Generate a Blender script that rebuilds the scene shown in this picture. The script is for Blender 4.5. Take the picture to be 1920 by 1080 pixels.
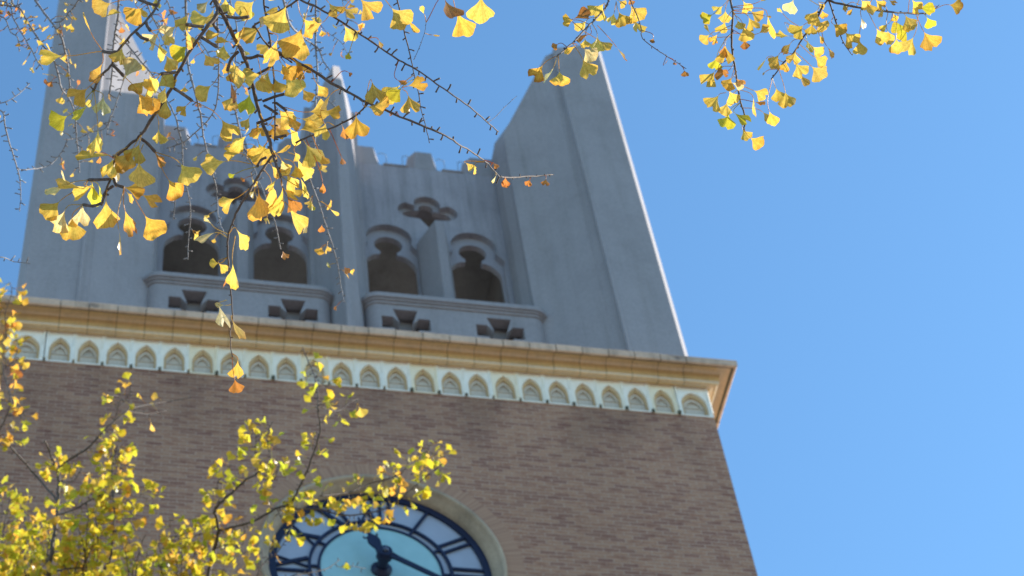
import bpy, bmesh, math, random
from mathutils import Vector, Matrix
from mathutils.geometry import tessellate_polygon

# ------------------------------------------------------------------ clear
for o in list(bpy.data.objects):
    bpy.data.objects.remove(o)
SC = bpy.context.scene
COL = SC.collection
rad = math.radians

# ------------------------------------------------------------------ camera
Z0 = 22.18                      # height of the arcade apexes above the ground
FPX = 4073.17                   # focal length in pixels of a 1920 wide frame
PSI, EL, ROLL = 0.322398, 0.933117, -0.167501
CAM = Vector((-3.3215, -15.7796, -20.5774 + Z0))
FW = Vector((math.sin(PSI) * math.cos(EL), math.cos(PSI) * math.cos(EL), math.sin(EL)))
R0 = Vector((math.cos(PSI), -math.sin(PSI), 0))
U0 = R0.cross(FW)
RT = R0 * math.cos(ROLL) + U0 * math.sin(ROLL)
UP = -R0 * math.sin(ROLL) + U0 * math.cos(ROLL)
cd = bpy.data.cameras.new('camera')
cam = bpy.data.objects.new('camera', cd)
COL.objects.link(cam)
M = Matrix((RT, UP, -FW)).transposed().to_4x4()
M.translation = CAM
cam.matrix_world = M
cd.sensor_width = 36
cd.lens = FPX / 1920 * 36
cd.clip_start = 0.1
cd.clip_end = 3000
cd.dof.use_dof = True
cd.dof.focus_distance = 6.6
cd.dof.aperture_fstop = 6.6
SC.camera = cam

# ------------------------------------------------------------------ world + sun
SUN_EL, SUN_AZ = 27.0, 87.0     # azimuth clockwise from +Y
w = bpy.data.worlds.new('World')
SC.world = w
w.use_nodes = True
nt = w.node_tree
bg = nt.nodes['Background']
sky = nt.nodes.new('ShaderNodeTexSky')
sky.sky_type = 'NISHITA'
sky.sun_disc = False
sky.sun_elevation = rad(SUN_EL)
sky.sun_rotation = rad(SUN_AZ)
sky.air_density = 1.0
sky.dust_density = 0.2
sky.ozone_density = 4.0
tnt = nt.nodes.new('ShaderNodeMix')          # clear late-autumn blue
tnt.data_type = 'RGBA'; tnt.blend_type = 'MULTIPLY'
tnt.inputs[0].default_value = 1.0
tnt.inputs[7].default_value = (0.79, 0.995, 0.98, 1)
nt.links.new(sky.outputs[0], tnt.inputs[6])
nt.links.new(tnt.outputs[2], bg.inputs[0])
bg.inputs[1].default_value = 0.15
sl = bpy.data.lights.new('sun', 'SUN')
sl.energy = 4.5
sl.angle = rad(0.5)
sl.color = (1.0, 0.93, 0.83)
sun = bpy.data.objects.new('sun', sl)
COL.objects.link(sun)
sd = Vector((math.sin(rad(SUN_AZ)) * math.cos(rad(SUN_EL)), math.cos(rad(SUN_AZ)) * math.cos(rad(SUN_EL)), math.sin(rad(SUN_EL))))
sun.rotation_euler = sd.to_track_quat('Z', 'Y').to_euler()
sun.location = (40, 0, 60)
SC.view_settings.view_transform = 'Standard'
SC.view_settings.look = 'None'
SC.view_settings.gamma = 1
SC.view_settings.use_curve_mapping = False
SC.view_settings.exposure = 1.07

# ------------------------------------------------------------------ helpers
rnd = random.Random(7)


def at(px, py, d):
    return CAM + d * (FW + RT * ((px - 960) / FPX) - UP * ((py - 540) / FPX))


def link(name, me, mat, parent=None):
    o = bpy.data.objects.new(name, me)
    COL.objects.link(o)
    if mat is not None:
        for m_ in (mat if isinstance(mat, (list, tuple)) else [mat]):
            me.materials.append(m_)
    if parent is not None:
        o.parent = parent
    return o


def empty(name, loc=(0, 0, 0), parent=None):
    o = bpy.data.objects.new(name, None)
    COL.objects.link(o)
    o.location = loc
    o.empty_display_size = 0.3
    if parent is not None:
        o.parent = parent
    return o


def tag(o, label=None, cat=None, kind=None, group=None):
    if label: o['label'] = label
    if cat: o['category'] = cat
    if kind: o['kind'] = kind
    if group: o['group'] = group
    return o


class MB:
    """collects geometry for ONE mesh"""
    def __init__(s):
        s.v, s.f, s.mi = [], [], []

    def add(s, vs, fs, mi=0):
        b = len(s.v)
        s.v += [tuple(v) for v in vs]
        s.f += [tuple(i + b for i in f) for f in fs]
        s.mi += [mi] * len(fs)

    def box(s, x0, x1, y0, y1, z0, z1, mi=0):
        vs = [(x, y, z) for z in (z0, z1) for y in (y0, y1) for x in (x0, x1)]
        s.add(vs, [(0, 2, 3, 1), (4, 5, 7, 6), (0, 1, 5, 4), (2, 6, 7, 3), (0, 4, 6, 2), (1, 3, 7, 5)], mi)

    def prism(s, poly, z0, z1, mi=0, poly2=None):
        n = len(poly)
        poly2 = poly2 or poly
        zt = z1 if isinstance(z1, (list, tuple)) else [z1] * n
        vs = [(p[0], p[1], z0) for p in poly] + [(p[0], p[1], zt[i]) for i, p in enumerate(poly2)]
        fs = [(i, (i + 1) % n, n + (i + 1) % n, n + i) for i in range(n)]
        fs.append(tuple(reversed(range(n))))
        fs.append(tuple(range(n, 2 * n)))
        s.add(vs, fs, mi)

    def plate(s, outer, holes, y0, y1, mi=0, mi_back=None):
        """polygon with holes in the x-z plane, thickened from y0 to y1"""
        loops = [outer] + list(holes)
        flat = [p for l in loops for p in l]
        n = len(flat)
        tri = tessellate_polygon([[Vector((p[0], p[1], 0)) for p in l] for l in loops])
        vs = [(p[0], y0, p[1]) for p in flat] + [(p[0], y1, p[1]) for p in flat]
        s.add(vs, [tuple(t) for t in tri] + [tuple(i + n for i in reversed(t)) for t in tri], mi)
        b = 0
        fs = []
        for l in loops:
            m = len(l)
            for i in range(m):
                j = (i + 1) % m
                fs.append((b + i, b + j, n + b + j, n + b + i))
            b += m
        s.add(vs, fs, mi)

    def tube(s, pts, rads, sides=6, cap=True, mi=0):
        n = len(pts)
        prev = None
        base = len(s.v)
        for i in range(n):
            t = (pts[min(i + 1, n - 1)] - pts[max(i - 1, 0)])
            if t.length < 1e-9: t = Vector((0, 0, 1))
            t.normalize()
            if prev is None:
                a = t.cross(Vector((0.3, 0.1, 1)))
                if a.length < 1e-3: a = t.cross(Vector((1, 0, 0)))
            else:
                a = prev - t * prev.dot(t)
            a.normalize()
            prev = a
            b = t.cross(a)
            for k in range(sides):
                an = 2 * math.pi * k / sides
                s.v.append(tuple(pts[i] + (a * math.cos(an) + b * math.sin(an)) * rads[i]))
        for i in range(n - 1):
            for k in range(sides):
                k2 = (k + 1) % sides
                s.f.append((base + i * sides + k, base + i * sides + k2, base + (i + 1) * sides + k2, base + (i + 1) * sides + k))
                s.mi.append(mi)
        if cap:
            s.f.append(tuple(base + k for k in reversed(range(sides)))); s.mi.append(mi)
            s.f.append(tuple(base + (n - 1) * sides + k for k in range(sides))); s.mi.append(mi)

    def build(s, name, mat, parent=None, smooth=False, fix=True, bevel=0):
        me = bpy.data.meshes.new(name)
        me.from_pydata(s.v, [], s.f)
        for i, p in enumerate(me.polygons):
            p.material_index = s.mi[i]
            p.use_smooth = smooth
        if fix:
            bm = bmesh.new(); bm.from_mesh(me)
            bmesh.ops.remove_doubles(bm, verts=bm.verts, dist=1e-5)
            bmesh.ops.recalc_face_normals(bm, faces=bm.faces)
            bm.to_mesh(me); bm.free()
        me.update()
        o = link(name, me, mat, parent)
        if bevel:
            bv = o.modifiers.new('bevel', 'BEVEL')
            bv.width = bevel; bv.segments = 2; bv.limit_method = 'ANGLE'; bv.angle_limit = rad(25)
        return o


def arc(cx, cz, r, a0, a1, n, rz=None):
    rz = rz or r
    return [(cx + r * math.cos(rad(a0 + (a1 - a0) * i / n)), cz + rz * math.sin(rad(a0 + (a1 - a0) * i / n))) for i in range(n + 1)]


# ------------------------------------------------------------------ materials
def mat_new(name):
    m = bpy.data.materials.new(name)
    m.use_nodes = True
    return m, m.node_tree, m.node_tree.nodes['Principled BSDF']


def N(t, typ, **kw):
    n = t.nodes.new(typ)
    for k, v in kw.items():
        if k in n.inputs:
            n.inputs[k].default_value = v
        else:
            setattr(n, k, v)
    return n


def ramp(t, src, stops):
    r = t.nodes.new('ShaderNodeValToRGB')
    e = r.color_ramp.elements
    while len(e) < len(stops): e.new(0.5)
    for i, (p, c) in enumerate(stops):
        e[i].position = p
        e[i].color = (*c, 1) if len(c) == 3 else c
    t.links.new(src, r.inputs[0])
    return r


def mul(t, a, b, fac=1.0, mode='MULTIPLY'):
    m = t.nodes.new('ShaderNodeMix')
    m.data_type = 'RGBA'; m.blend_type = mode
    m.inputs[0].default_value = fac
    t.links.new(a, m.inputs[6]); t.links.new(b, m.inputs[7])
    return m.outputs[2]


def mapped(t, scale, coord='Object'):
    tc = t.nodes.new('ShaderNodeTexCoord')
    mp = t.nodes.new('ShaderNodeMapping')
    mp.inputs['Scale'].default_value = scale
    t.links.new(tc.outputs[coord], mp.inputs[0])
    return mp.outputs[0]


def stone(name, c, rough=0.85, streak=0.5, bump=0.1, blotch=0.35, soot=0.0):
    """weathered mineral surface: blotches, fine grain, vertical rain streaks"""
    m, t, p = mat_new(name)
    dk = tuple(x * (1 - blotch) for x in c)
    lt = tuple(min(1, x * (1 + blotch * 0.45)) for x in c)
    n1 = N(t, 'ShaderNodeTexNoise', Scale=1.3, Detail=6.0, Roughness=0.6)
    t.links.new(mapped(t, (1, 1, 1)), n1.inputs['Vector'])
    r1 = ramp(t, n1.outputs[0], [(0.3, dk), (0.5, c), (0.72, lt)])
    n2 = N(t, 'ShaderNodeTexNoise', Scale=1.0, Detail=5.0, Roughness=0.65)
    t.links.new(mapped(t, (7, 7, 0.35)), n2.inputs['Vector'])
    g = 1 - 0.55 * streak
    r2 = ramp(t, n2.outputs[0], [(0.28, (g, g, g * 0.98)), (0.52, (1, 1, 1)), (1, (1.0, 1.0, 1.0))])
    c1 = mul(t, r1.outputs[0], r2.outputs[0])
    n3 = N(t, 'ShaderNodeTexNoise', Scale=28.0, Detail=4.0, Roughness=0.7)
    t.links.new(mapped(t, (1, 1, 1)), n3.inputs['Vector'])
    r3 = ramp(t, n3.outputs[0], [(0.25, (0.8, 0.8, 0.8)), (0.6, (1, 1, 1))])
    c2 = mul(t, c1, r3.outputs[0])
    if soot:
        n4 = N(t, 'ShaderNodeTexNoise', Scale=1.0, Detail=6.0, Roughness=0.6)
        t.links.new(mapped(t, (2.2, 2.2, 6.0)), n4.inputs['Vector'])
        k = 1 - soot
        r4 = ramp(t, n4.outputs[0], [(0.58, (1, 1, 1)), (0.70, (k, k, k))])
        c2 = mul(t, c2, r4.outputs[0])
    t.links.new(c2, p.inputs['Base Color'])
    p.inputs['Roughness'].default_value = rough
    b = N(t, 'ShaderNodeBump', Strength=bump, Distance=0.02)
    t.links.new(n3.outputs[0], b.inputs['Height'])
    t.links.new(b.outputs[0], p.inputs['Normal'])
    return m


def plain(name, c, rough=0.5, metal=0.0, spec=0.5, var=0.15):
    m, t, p = mat_new(name)
    n1 = N(t, 'ShaderNodeTexNoise', Scale=6.0, Detail=4.0)
    t.links.new(mapped(t, (1, 1, 1)), n1.inputs['Vector'])
    r1 = ramp(t, n1.outputs[0], [(0.3, tuple(x * (1 - var) for x in c)), (0.7, tuple(min(1, x * (1 + var)) for x in c))])
    t.links.new(r1.outputs[0], p.inputs['Base Color'])
    p.inputs['Roughness'].default_value = rough
    p.inputs['Metallic'].default_value = metal
    p.inputs['Specular IOR Level'].default_value = spec
    return m


def brick_mat():
    m, t, p = mat_new('scratched_brick')
    tc = t.nodes.new('ShaderNodeTexCoord')
    sx = t.nodes.new('ShaderNodeSeparateXYZ')
    t.links.new(tc.outputs['Object'], sx.inputs[0])
    ad = N(t, 'ShaderNodeMath', operation='ADD')
    t.links.new(sx.outputs[0], ad.inputs[0]); t.links.new(sx.outputs[1], ad.inputs[1])
    cb = t.nodes.new('ShaderNodeCombineXYZ')
    t.links.new(ad.outputs[0], cb.inputs[0]); t.links.new(sx.outputs[2], cb.inputs[1])
    bk = t.nodes.new('ShaderNodeTexBrick')
    bk.offset = 0.5
    t.links.new(cb.outputs[0], bk.inputs['Vector'])
    bk.inputs['Color1'].default_value = (0.425, 0.238, 0.15, 1)
    bk.inputs['Color2'].default_value = (0.215, 0.088, 0.07, 1)
    bk.inputs['Mortar'].default_value = (0.46, 0.315, 0.23, 1)
    bk.inputs['Scale'].default_value = 1.0
    bk.inputs['Mortar Size'].default_value = 0.007
    bk.inputs['Mortar Smooth'].default_value = 0.3
    bk.inputs['Bias'].default_value = -0.33
    bk.inputs['Brick Width'].default_value = 0.185
    bk.inputs['Row Height'].default_value = 0.058
    # patches of darker purple-red bricks
    n1 = N(t, 'ShaderNodeTexNoise', Scale=1.0, Detail=6.0, Roughness=0.62)
    mp = t.nodes.new('ShaderNodeMapping'); mp.inputs['Scale'].default_value = (5.0, 15.0, 1)
    t.links.new(cb.outputs[0], mp.inputs[0]); t.links.new(mp.outputs[0], n1.inputs['Vector'])
    r1 = ramp(t, n1.outputs[0], [(0.36, (0.76, 0.62, 0.60)), (0.5, (1, 0.97, 0.96)), (0.72, (1.0, 1.0, 1.0))])
    c1 = mul(t, bk.outputs['Color'], r1.outputs[0])
    n2 = N(t, 'ShaderNodeTexNoise', Scale=0.35, Detail=4.0)
    t.links.new(cb.outputs[0], n2.inputs['Vector'])
    r2 = ramp(t, n2.outputs[0], [(0.3, (0.8, 0.79, 0.78)), (0.65, (1, 1, 1))])
    c2 = mul(t, c1, r2.outputs[0])
    n3 = N(t, 'ShaderNodeTexNoise', Scale=40.0, Detail=3.0)
    t.links.new(cb.outputs[0], n3.inputs['Vector'])
    r3 = ramp(t, n3.outputs[0], [(0.3, (0.78, 0.78, 0.78)), (0.62, (1, 1, 1))])
    c3 = mul(t, c2, r3.outputs[0])
    # damp stains hanging below the arcade band
    mr = N(t, 'ShaderNodeMapRange'); mr.inputs[1].default_value = -2.0; mr.inputs[2].default_value = -0.47
    t.links.new(sx.outputs[2], mr.inputs[0])
    n4 = N(t, 'ShaderNodeTexNoise', Scale=1.0, Detail=5.0)
    m4 = t.nodes.new('ShaderNodeMapping'); m4.inputs['Scale'].default_value = (1.1, 0.5, 1)
    t.links.new(cb.outputs[0], m4.inputs[0]); t.links.new(m4.outputs[0], n4.inputs['Vector'])
    r4 = ramp(t, n4.outputs[0], [(0.46, (0, 0, 0)), (0.66, (1, 1, 1))])
    pm_ = N(t, 'ShaderNodeMath', operation='MULTIPLY')
    t.links.new(r4.outputs[0], pm_.inputs[0]); t.links.new(mr.outputs[0], pm_.inputs[1])
    r5 = ramp(t, pm_.outputs[0], [(0.0, (1, 1, 1)), (0.8, (0.76, 0.755, 0.76))])
    c3 = mul(t, c3, r5.outputs[0])
    t.links.new(c3, p.inputs['Base Color'])
    p.inputs['Roughness'].default_value = 0.9
    b = N(t, 'ShaderNodeBump', Strength=0.5, Distance=0.01)
    b.invert = True
    t.links.new(bk.outputs['Fac'], b.inputs['Height'])
    t.links.new(b.outputs[0], p.inputs['Normal'])
    return m


def voussoir_mat():
    """bricks laid on edge round the clock; radial pattern about the dial centre"""
    m, t, p = mat_new('radial_brick')
    tc = t.nodes.new('ShaderNodeTexCoord')
    sx = t.nodes.new('ShaderNodeSeparateXYZ')
    t.links.new(tc.outputs['Object'], sx.inputs[0])
    a = N(t, 'ShaderNodeMath', operation='ARCTAN2')
    t.links.new(sx.outputs[0], a.inputs[0]); t.links.new(sx.outputs[2], a.inputs[1])
    s = N(t, 'ShaderNodeMath', operation='MULTIPLY')
    t.links.new(a.outputs[0], s.inputs[0]); s.inputs[1].default_value = 34.0
    cb = t.nodes.new('ShaderNodeCombineXYZ')
    t.links.new(s.outputs[0], cb.inputs[0])
    n1 = N(t, 'ShaderNodeTexNoise', Scale=1.0, Detail=2.0)
    t.links.new(cb.outputs[0], n1.inputs['Vector'])
    r = ramp(t, n1.outputs[0], [(0.3, (0.25, 0.13, 0.09)), (0.5, (0.35, 0.20, 0.13)), (0.7, (0.41, 0.245, 0.16))])
    t.links.new(r.outputs[0], p.inputs['Base Color'])
    p.inputs['Roughness'].default_value = 0.9
    return m


CONC = stone('grey_concrete', (0.30, 0.278, 0.288), streak=0.2, blotch=0.12)
CONC_W = stone('rain_streaked_concrete', (0.325, 0.305, 0.33), streak=0.5, blotch=0.16)
CONC_DK = stone('interior_concrete', (0.33, 0.315, 0.30), streak=0.2)
TILE = stone('ochre_terracotta', (0.68, 0.435, 0.19), rough=0.3, streak=0.25, blotch=0.12)
_p = TILE.node_tree.nodes['Principled BSDF']
_p.inputs['Specular IOR Level'].default_value = 1.0
_p.inputs['Coat Weight'].default_value = 0.8
_p.inputs['Coat Roughness'].default_value = 0.25
_p.inputs['Coat IOR'].default_value = 1.9
LIP = stone('weathered_terracotta', (0.62, 0.42, 0.285), rough=0.5, soot=0.8, streak=0.55, blotch=0.25)
BRICK = brick_mat()
VOUS = voussoir_mat()
SURR = stone('buff_stone', (0.40, 0.31, 0.22), streak=0.35)
NAVY = plain('navy_paint', (0.010, 0.015, 0.045), rough=0.45, spec=0.3)
PANE = plain('milky_glass', (0.32, 0.36, 0.45), rough=0.12, spec=0.5, var=0.04)
TEAL = plain('turquoise_enamel', (0.28, 0.48, 0.52), rough=0.25, var=0.05)
METAL = plain('galvanised_wire', (0.3, 0.32, 0.34), rough=0.4, metal=0.6)


def frieze_mat():
    m, t, p = mat_new('cream_terracotta')
    oi = t.nodes.new('ShaderNodeObjectInfo')
    r0 = ramp(t, oi.outputs['Random'], [(0.0, (0.90, 0.85, 0.75)), (0.45, (0.88, 0.87, 0.81)), (0.7, (0.89, 0.81, 0.64)), (1.0, (0.88, 0.76, 0.54))])
    n1 = N(t, 'ShaderNodeTexNoise', Scale=5.0, Detail=5.0, Roughness=0.6)
    t.links.new(mapped(t, (1, 1, 1)), n1.inputs['Vector'])
    r1 = ramp(t, n1.outputs[0], [(0.3, (0.80, 0.78, 0.72)), (0.6, (1, 1, 1))])
    c = mul(t, r0.outputs[0], r1.outputs[0])
    t.links.new(c, p.inputs['Base Color'])
    p.inputs['Roughness'].default_value = 0.5
    return m


FRZ = frieze_mat()
FRZ_IN = stone('glazed_niche_tile', (0.62, 0.43, 0.23), rough=0.6, streak=0.3)
FRZ_BK = stone('niche_brickwork', (0.66, 0.58, 0.48), rough=0.8, streak=0.4)
SHADE_JOINT = stone('dark_shade_and_joint', (0.10, 0.095, 0.06), rough=0.9)  # dark tone: painted shade on the corbels, dark joints of the cornice


def bark_mat(name, dark, light):
    m, t, p = mat_new(name)
    n1 = N(t, 'ShaderNodeTexNoise', Scale=90.0, Detail=5.0, Roughness=0.65)
    t.links.new(mapped(t, (1, 1, 1)), n1.inputs['Vector'])
    r = ramp(t, n1.outputs[0], [(0.32, dark), (0.62, light)])
    t.links.new(r.outputs[0], p.inputs['Base Color'])
    p.inputs['Roughness'].default_value = 0.75
    b = N(t, 'ShaderNodeBump', Strength=0.5, Distance=0.003)
    t.links.new(n1.outputs[0], b.inputs['Height'])
    t.links.new(b.outputs[0], p.inputs['Normal'])
    return m


BARK = bark_mat('brown_bark', (0.05, 0.032, 0.026), (0.13, 0.095, 0.08))
BARK_G = bark_mat('grey_bark', (0.06, 0.05, 0.05), (0.28, 0.26, 0.26))
BARK_C = bark_mat('dark_bark', (0.03, 0.02, 0.015), (0.10, 0.075, 0.06))
BARK_T = bark_mat('trunk_bark', (0.09, 0.075, 0.06), (0.22, 0.19, 0.16))


def leaf_mat(name, gloss, trans):
    m, t, p = mat_new(name)
    at_ = N(t, 'ShaderNodeAttribute', attribute_name='tint')
    n1 = N(t, 'ShaderNodeTexNoise', Scale=130.0, Detail=3.0)
    t.links.new(mapped(t, (1, 1, 1)), n1.inputs['Vector'])
    r1 = ramp(t, n1.outputs[0], [(0.3, (0.8, 0.76, 0.66)), (0.6, (1, 1, 1))])
    c = mul(t, at_.outputs['Color'], r1.outputs[0])
    vn = N(t, 'ShaderNodeMath', operation='MULTIPLY'); vn.inputs[1].default_value = 75.0
    t.links.new(at_.outputs['Alpha'], vn.inputs[0])
    vs_ = N(t, 'ShaderNodeMath', operation='SINE'); t.links.new(vn.outputs[0], vs_.inputs[0])
    vr = ramp(t, vs_.outputs[0], [(0.0, (0.9, 0.87, 0.8)), (0.7, (1, 1, 1))])
    c = mul(t, c, vr.outputs[0])
    t.links.new(c, p.inputs['Base Color'])
    p.inputs['Roughness'].default_value = 0.34
    p.inputs['Specular IOR Level'].default_value = gloss
    tr = t.nodes.new('ShaderNodeBsdfTranslucent')
    t.links.new(c, tr.inputs[0])
    mx = t.nodes.new('ShaderNodeMixShader')
    mx.inputs[0].default_value = trans
    t.links.new(p.outputs[0], mx.inputs[1]); t.links.new(tr.outputs[0], mx.inputs[2])
    t.links.new(mx.outputs[0], t.nodes['Material Output'].inputs[0])
    return m


LEAF = leaf_mat('ginkgo_leaf', 0.5, 0.66)
GROUND = stone('stone_paving', (0.27, 0.23, 0.185), streak=0.0)

# ------------------------------------------------------------------ ground
g = MB()
g.add([(-900, -900, 0), (900, -900, 0), (900, 900, 0), (-900, 900, 0)], [(0, 1, 2, 3)])
tag(g.build('ground', GROUND), kind='structure')

# ================================================================== CLOCK TOWER
TW = empty('clock_tower', (0, 0, Z0))
tag(TW, 'tan brick clock tower with grey concrete belfry, pointed pinnacles and round blue clock', 'clock tower')
HW = 4.238                     # half width of the shaft
DP = 2 * HW                    # depth
ZB, ZT = -0.4655, 0.094        # arcade band bottom / top
CZ = -3.412                    # clock centre

# brick shaft with a round opening for the clock
b = MB()
b.plate([(-HW, -Z0), (HW, -Z0), (HW, ZB), (-HW, ZB)], [arc(0, CZ, 1.345, 0, 357, 119)], 0, 0.5)
b.box(-HW, -HW + 0.5, 0.5, DP - 0.5, -Z0, ZB)
b.box(HW - 0.5, HW, 0.5, DP - 0.5, -Z0, ZB)
b.box(-HW, HW, DP - 0.5, DP, -Z0, ZB)
shaft = b.build('brick_shaft', BRICK, TW, fix=False)
bm = bmesh.new(); bm.from_mesh(shaft.data); bmesh.ops.recalc_face_normals(bm, faces=bm.faces); bm.to_mesh(shaft.data); bm.free()

# ---- arcade band
fr = MB()
fr.box(-HW + .02, HW - .02, 0.075, 0.5, ZB, ZT)
for sgn in (-1, 1):
    fr.box(min(sgn * (HW - .5), sgn * (HW - .006)), max(sgn * (HW - .5), sgn * (HW - .006)), 0.5, DP - 0.5, ZB, ZT)
fr.box(-HW + .02, HW - .02, DP - 0.5, DP - .01, ZB, ZT)
band = fr.build('arcade_band', FRZ_BK, TW)
band.location = (0, 0, 0)


def parch(hw, z0, zs, zap, n=7):
    """pointed arch outline"""
    k = (zap - zs)
    c = (k * k - hw * hw) / (2 * hw)
    R = c + hw
    pts = [(hw, z0)]
    a1 = math.degrees(math.atan2(k, c))
    pts += [(-c + R * math.cos(rad(a1 * i / n)), zs + R * math.sin(rad(a1 * i / n))) for i in range(n + 1)]
    pts += [(-x, z) for x, z in reversed(pts[:-1])]
    return pts


def arch_panel_mesh(hw, ahw, zap):
    """one terracotta panel, origin at its foot centre, local z up"""
    H = ZT - ZB
    m = MB()
    a1 = parch(ahw, 0.02, 0.225, zap)
    a2 = parch(ahw * 0.8, 0.02, 0.215, zap - 0.055)
    a3 = parch(ahw * 0.6, 0.20, 0.205, zap - 0.11)
    m.plate([(-hw, 0), (hw, 0), (hw, H), (-hw, H)], [a1], -0.012, 0.018, 0)
    m.plate([(x * 1.03, z) for x, z in a1], [a2], 0.0185, 0.045, 1)
    m.plate([(x * 1.03, z) for x, z in a2], [a3], 0.0455, 0.07, 2)
    # pediment lip inside the head
    m.box(-ahw * 0.78, ahw * 0.78, 0.032, 0.045, 0.195, 0.207, 2)
    # colonnette on the panel's edge
    for s_ in (-1, 1):
        pts = [Vector((s_ * (hw - 0.012), -0.014, z)) for z in (0.05, 0.2, H - 0.004)]
        m.tube(pts, [0.014, 0.014, 0.014], 8, True, 0)
    return m


H_ = ZT - ZB
first = None
pm = arch_panel_mesh(0.1646, 0.122, 0.0 - ZB)
for i in range(1, 24):
    x = (i - 12) * 0.33
    if first is None:
        o = first = pm.build('arch_panel', [FRZ, FRZ_IN, FRZ_BK], band, fix=False)
    else:
        o = first.copy(); COL.objects.link(o); o.parent = band
    o.location = (x, 0, ZB)
pc = arch_panel_mesh(0.212, 0.165, 0.45)
o = pc.build('corner_arch_panel', [FRZ, FRZ_IN, FRZ_BK], band, fix=False)
o.location = (4.02, 0, ZB)
o2 = o.copy(); COL.objects.link(o2); o2.parent = band; o2.location = (-4.02, 0, ZB)
# little corbels under the colonnettes, shadow painted in as their dark colour
cb0 = None
for i in range(0, 24):
    x = (i - 11.5) * 0.33
    if cb0 is None:
        c_ = MB()
        c_.prism([(-0.02, -0.035), (0.02, -0.035), (0.024, 0.0), (-0.024, 0.0)], 0.0, 0.05)
        c_.tube([Vector((0, -0.022, -0.025)), Vector((0, -0.022, 0.005))], [0.012, 0.024], 8)
        cb0 = o = c_.build('corbel', SHADE_JOINT, band, fix=False)
    else:
        o = cb0.copy(); COL.objects.link(o); o.parent = band
    o.location = (x, -0.0125, ZB + rnd.uniform(-0.004, 0.004))
    o.scale = (rnd.uniform(.5, .95),) * 3

# ---- cornice: moulded profile (overhang, z), run round four sides in short tiles
PROF = [(0.0, ZT), (0.045, 0.072), (0.085, 0.058), (0.112, 0.06), (0.126, 0.078), (0.132, 0.11), (0.137, 0.15), (0.144, 0.19), (0.153, 0.217), (0.168, 0.232), (0.195, 0.239), (0.24, 0.237), (0.296, 0.226)]
PROF_LIP = [(0.296, 0.226), (0.298, 0.184), (0.322, 0.178), (0.334, 0.19), (0.337, 0.288), (0.322, 0.312), (0.0, 0.345)]


def corn_run(m, prof, x0, x1, m0, m1, place, mi):
    """tile from x0 to x1; m0/m1 = mitre factor at each end"""
    v = []
    for xe, mf in ((x0, m0), (x1, m1)):
        for o_, z in prof:
            v.append(place(xe + mf * o_, o_, z))
    n = len(prof)
    f = [(i, i + 1, n + i + 1, n + i) for i in range(n - 1)]
    m.add(v, f, mi)


cm = MB(); lm = MB()
sides = [(lambda x, o_, z: (x, -o_, z)), (lambda x, o_, z: (HW + o_, HW + x, z)),
         (lambda x, o_, z: (-x, DP + o_, z)), (lambda x, o_, z: (-HW - o_, HW - x, z))]
for si, pl in enumerate(sides):
    seams = [-HW] + [(k + 0.5) * 0.33 + (-0.125 - 0.5) * 0.33 for k in range(-11, 13)] + [HW]
    seams = [s_ for s_ in seams]
    for k in range(len(seams) - 1):
        a, c = seams[k], seams[k + 1]
        fa, fc = k == 0, k == len(seams) - 2
        gp = 0.003
        dz = rnd.uniform(-0.0025, 0.0025); dd = rnd.uniform(-0.003, 0.003)
        pr = [(max(0, o_ + dd * (o_ > 0.05)), z + dz) for o_, z in PROF]
        pl2 = [(max(0, o_ + dd), z + dz) for o_, z in PROF_LIP]
        corn_run(cm, pr, a if fa else a + gp, c if fc else c - gp, -1 if fa else 0, 1 if fc else 0, pl, 0)
        corn_run(lm, pl2, a if fa else a + gp * 1.6, c if fc else c - gp * 1.6, -1 if fa else 0, 1 if fc else 0, pl, 0)
    # bedding mortar just behind the tiles
    core = [(max(0, o_ - 0.018), z + (0.012 if z < 0.25 else -0.012)) for o_, z in PROF + PROF_LIP[1:]]
    corn_run(cm, core, -HW, HW, -1, 1, pl, 1)
cornice = cm.build('cornice', [TILE, SHADE_JOINT], TW, fix=False)
for p_ in cornice.data.polygons:
    p_.use_smooth = True
lm.build('cornice_lip', LIP, cornice)

# ---- clock
CK = empty('clock', (0, 0, CZ), TW)
m = MB()      # moulded stone surround
prof = [(1.352, 0.03), (1.352, -0.035), (1.325, -0.045), (1.305, -0.03), (1.298, 0.0), (1.275, 0.035), (1.235, 0.075), (1.219, 0.135), (1.219, 0.22)]
ns = 120
vs = []; fs = []
for k in range(ns):
    a = 2 * math.pi * k / ns
    for r_, y_ in prof: vs.append((r_ * math.sin(a), y_, r_ * math.cos(a)))
n = len(prof)
for k in range(ns):
    k2 = (k + 1) % ns
    for i in range(n - 1):
        fs.append((k * n + i, k * n + i + 1, k2 * n + i + 1, k2 * n + i))
m.add(vs, fs)
m.build('stone_surround', SURR, CK, smooth=True)
m = MB()      # soldier bricks round it
m.plate(arc(0, 0, 1.56, 0, 357, 119), [arc(0, 0, 1.353, 0, 357, 119)], -0.004, 0.02)
m.build('brick_ring', VOUS, CK)


def disc(r0, r1, y0, y1, n=120):
    q = MB()
    if r0 > 0: q.plate(arc(0, 0, r1, 0, 357, 119), [arc(0, 0, r0, 0, 357, 119)], y0, y1)
    else: q.plate(arc(0, 0, r1, 0, 357, 119), [], y0, y1)
    return q


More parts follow.
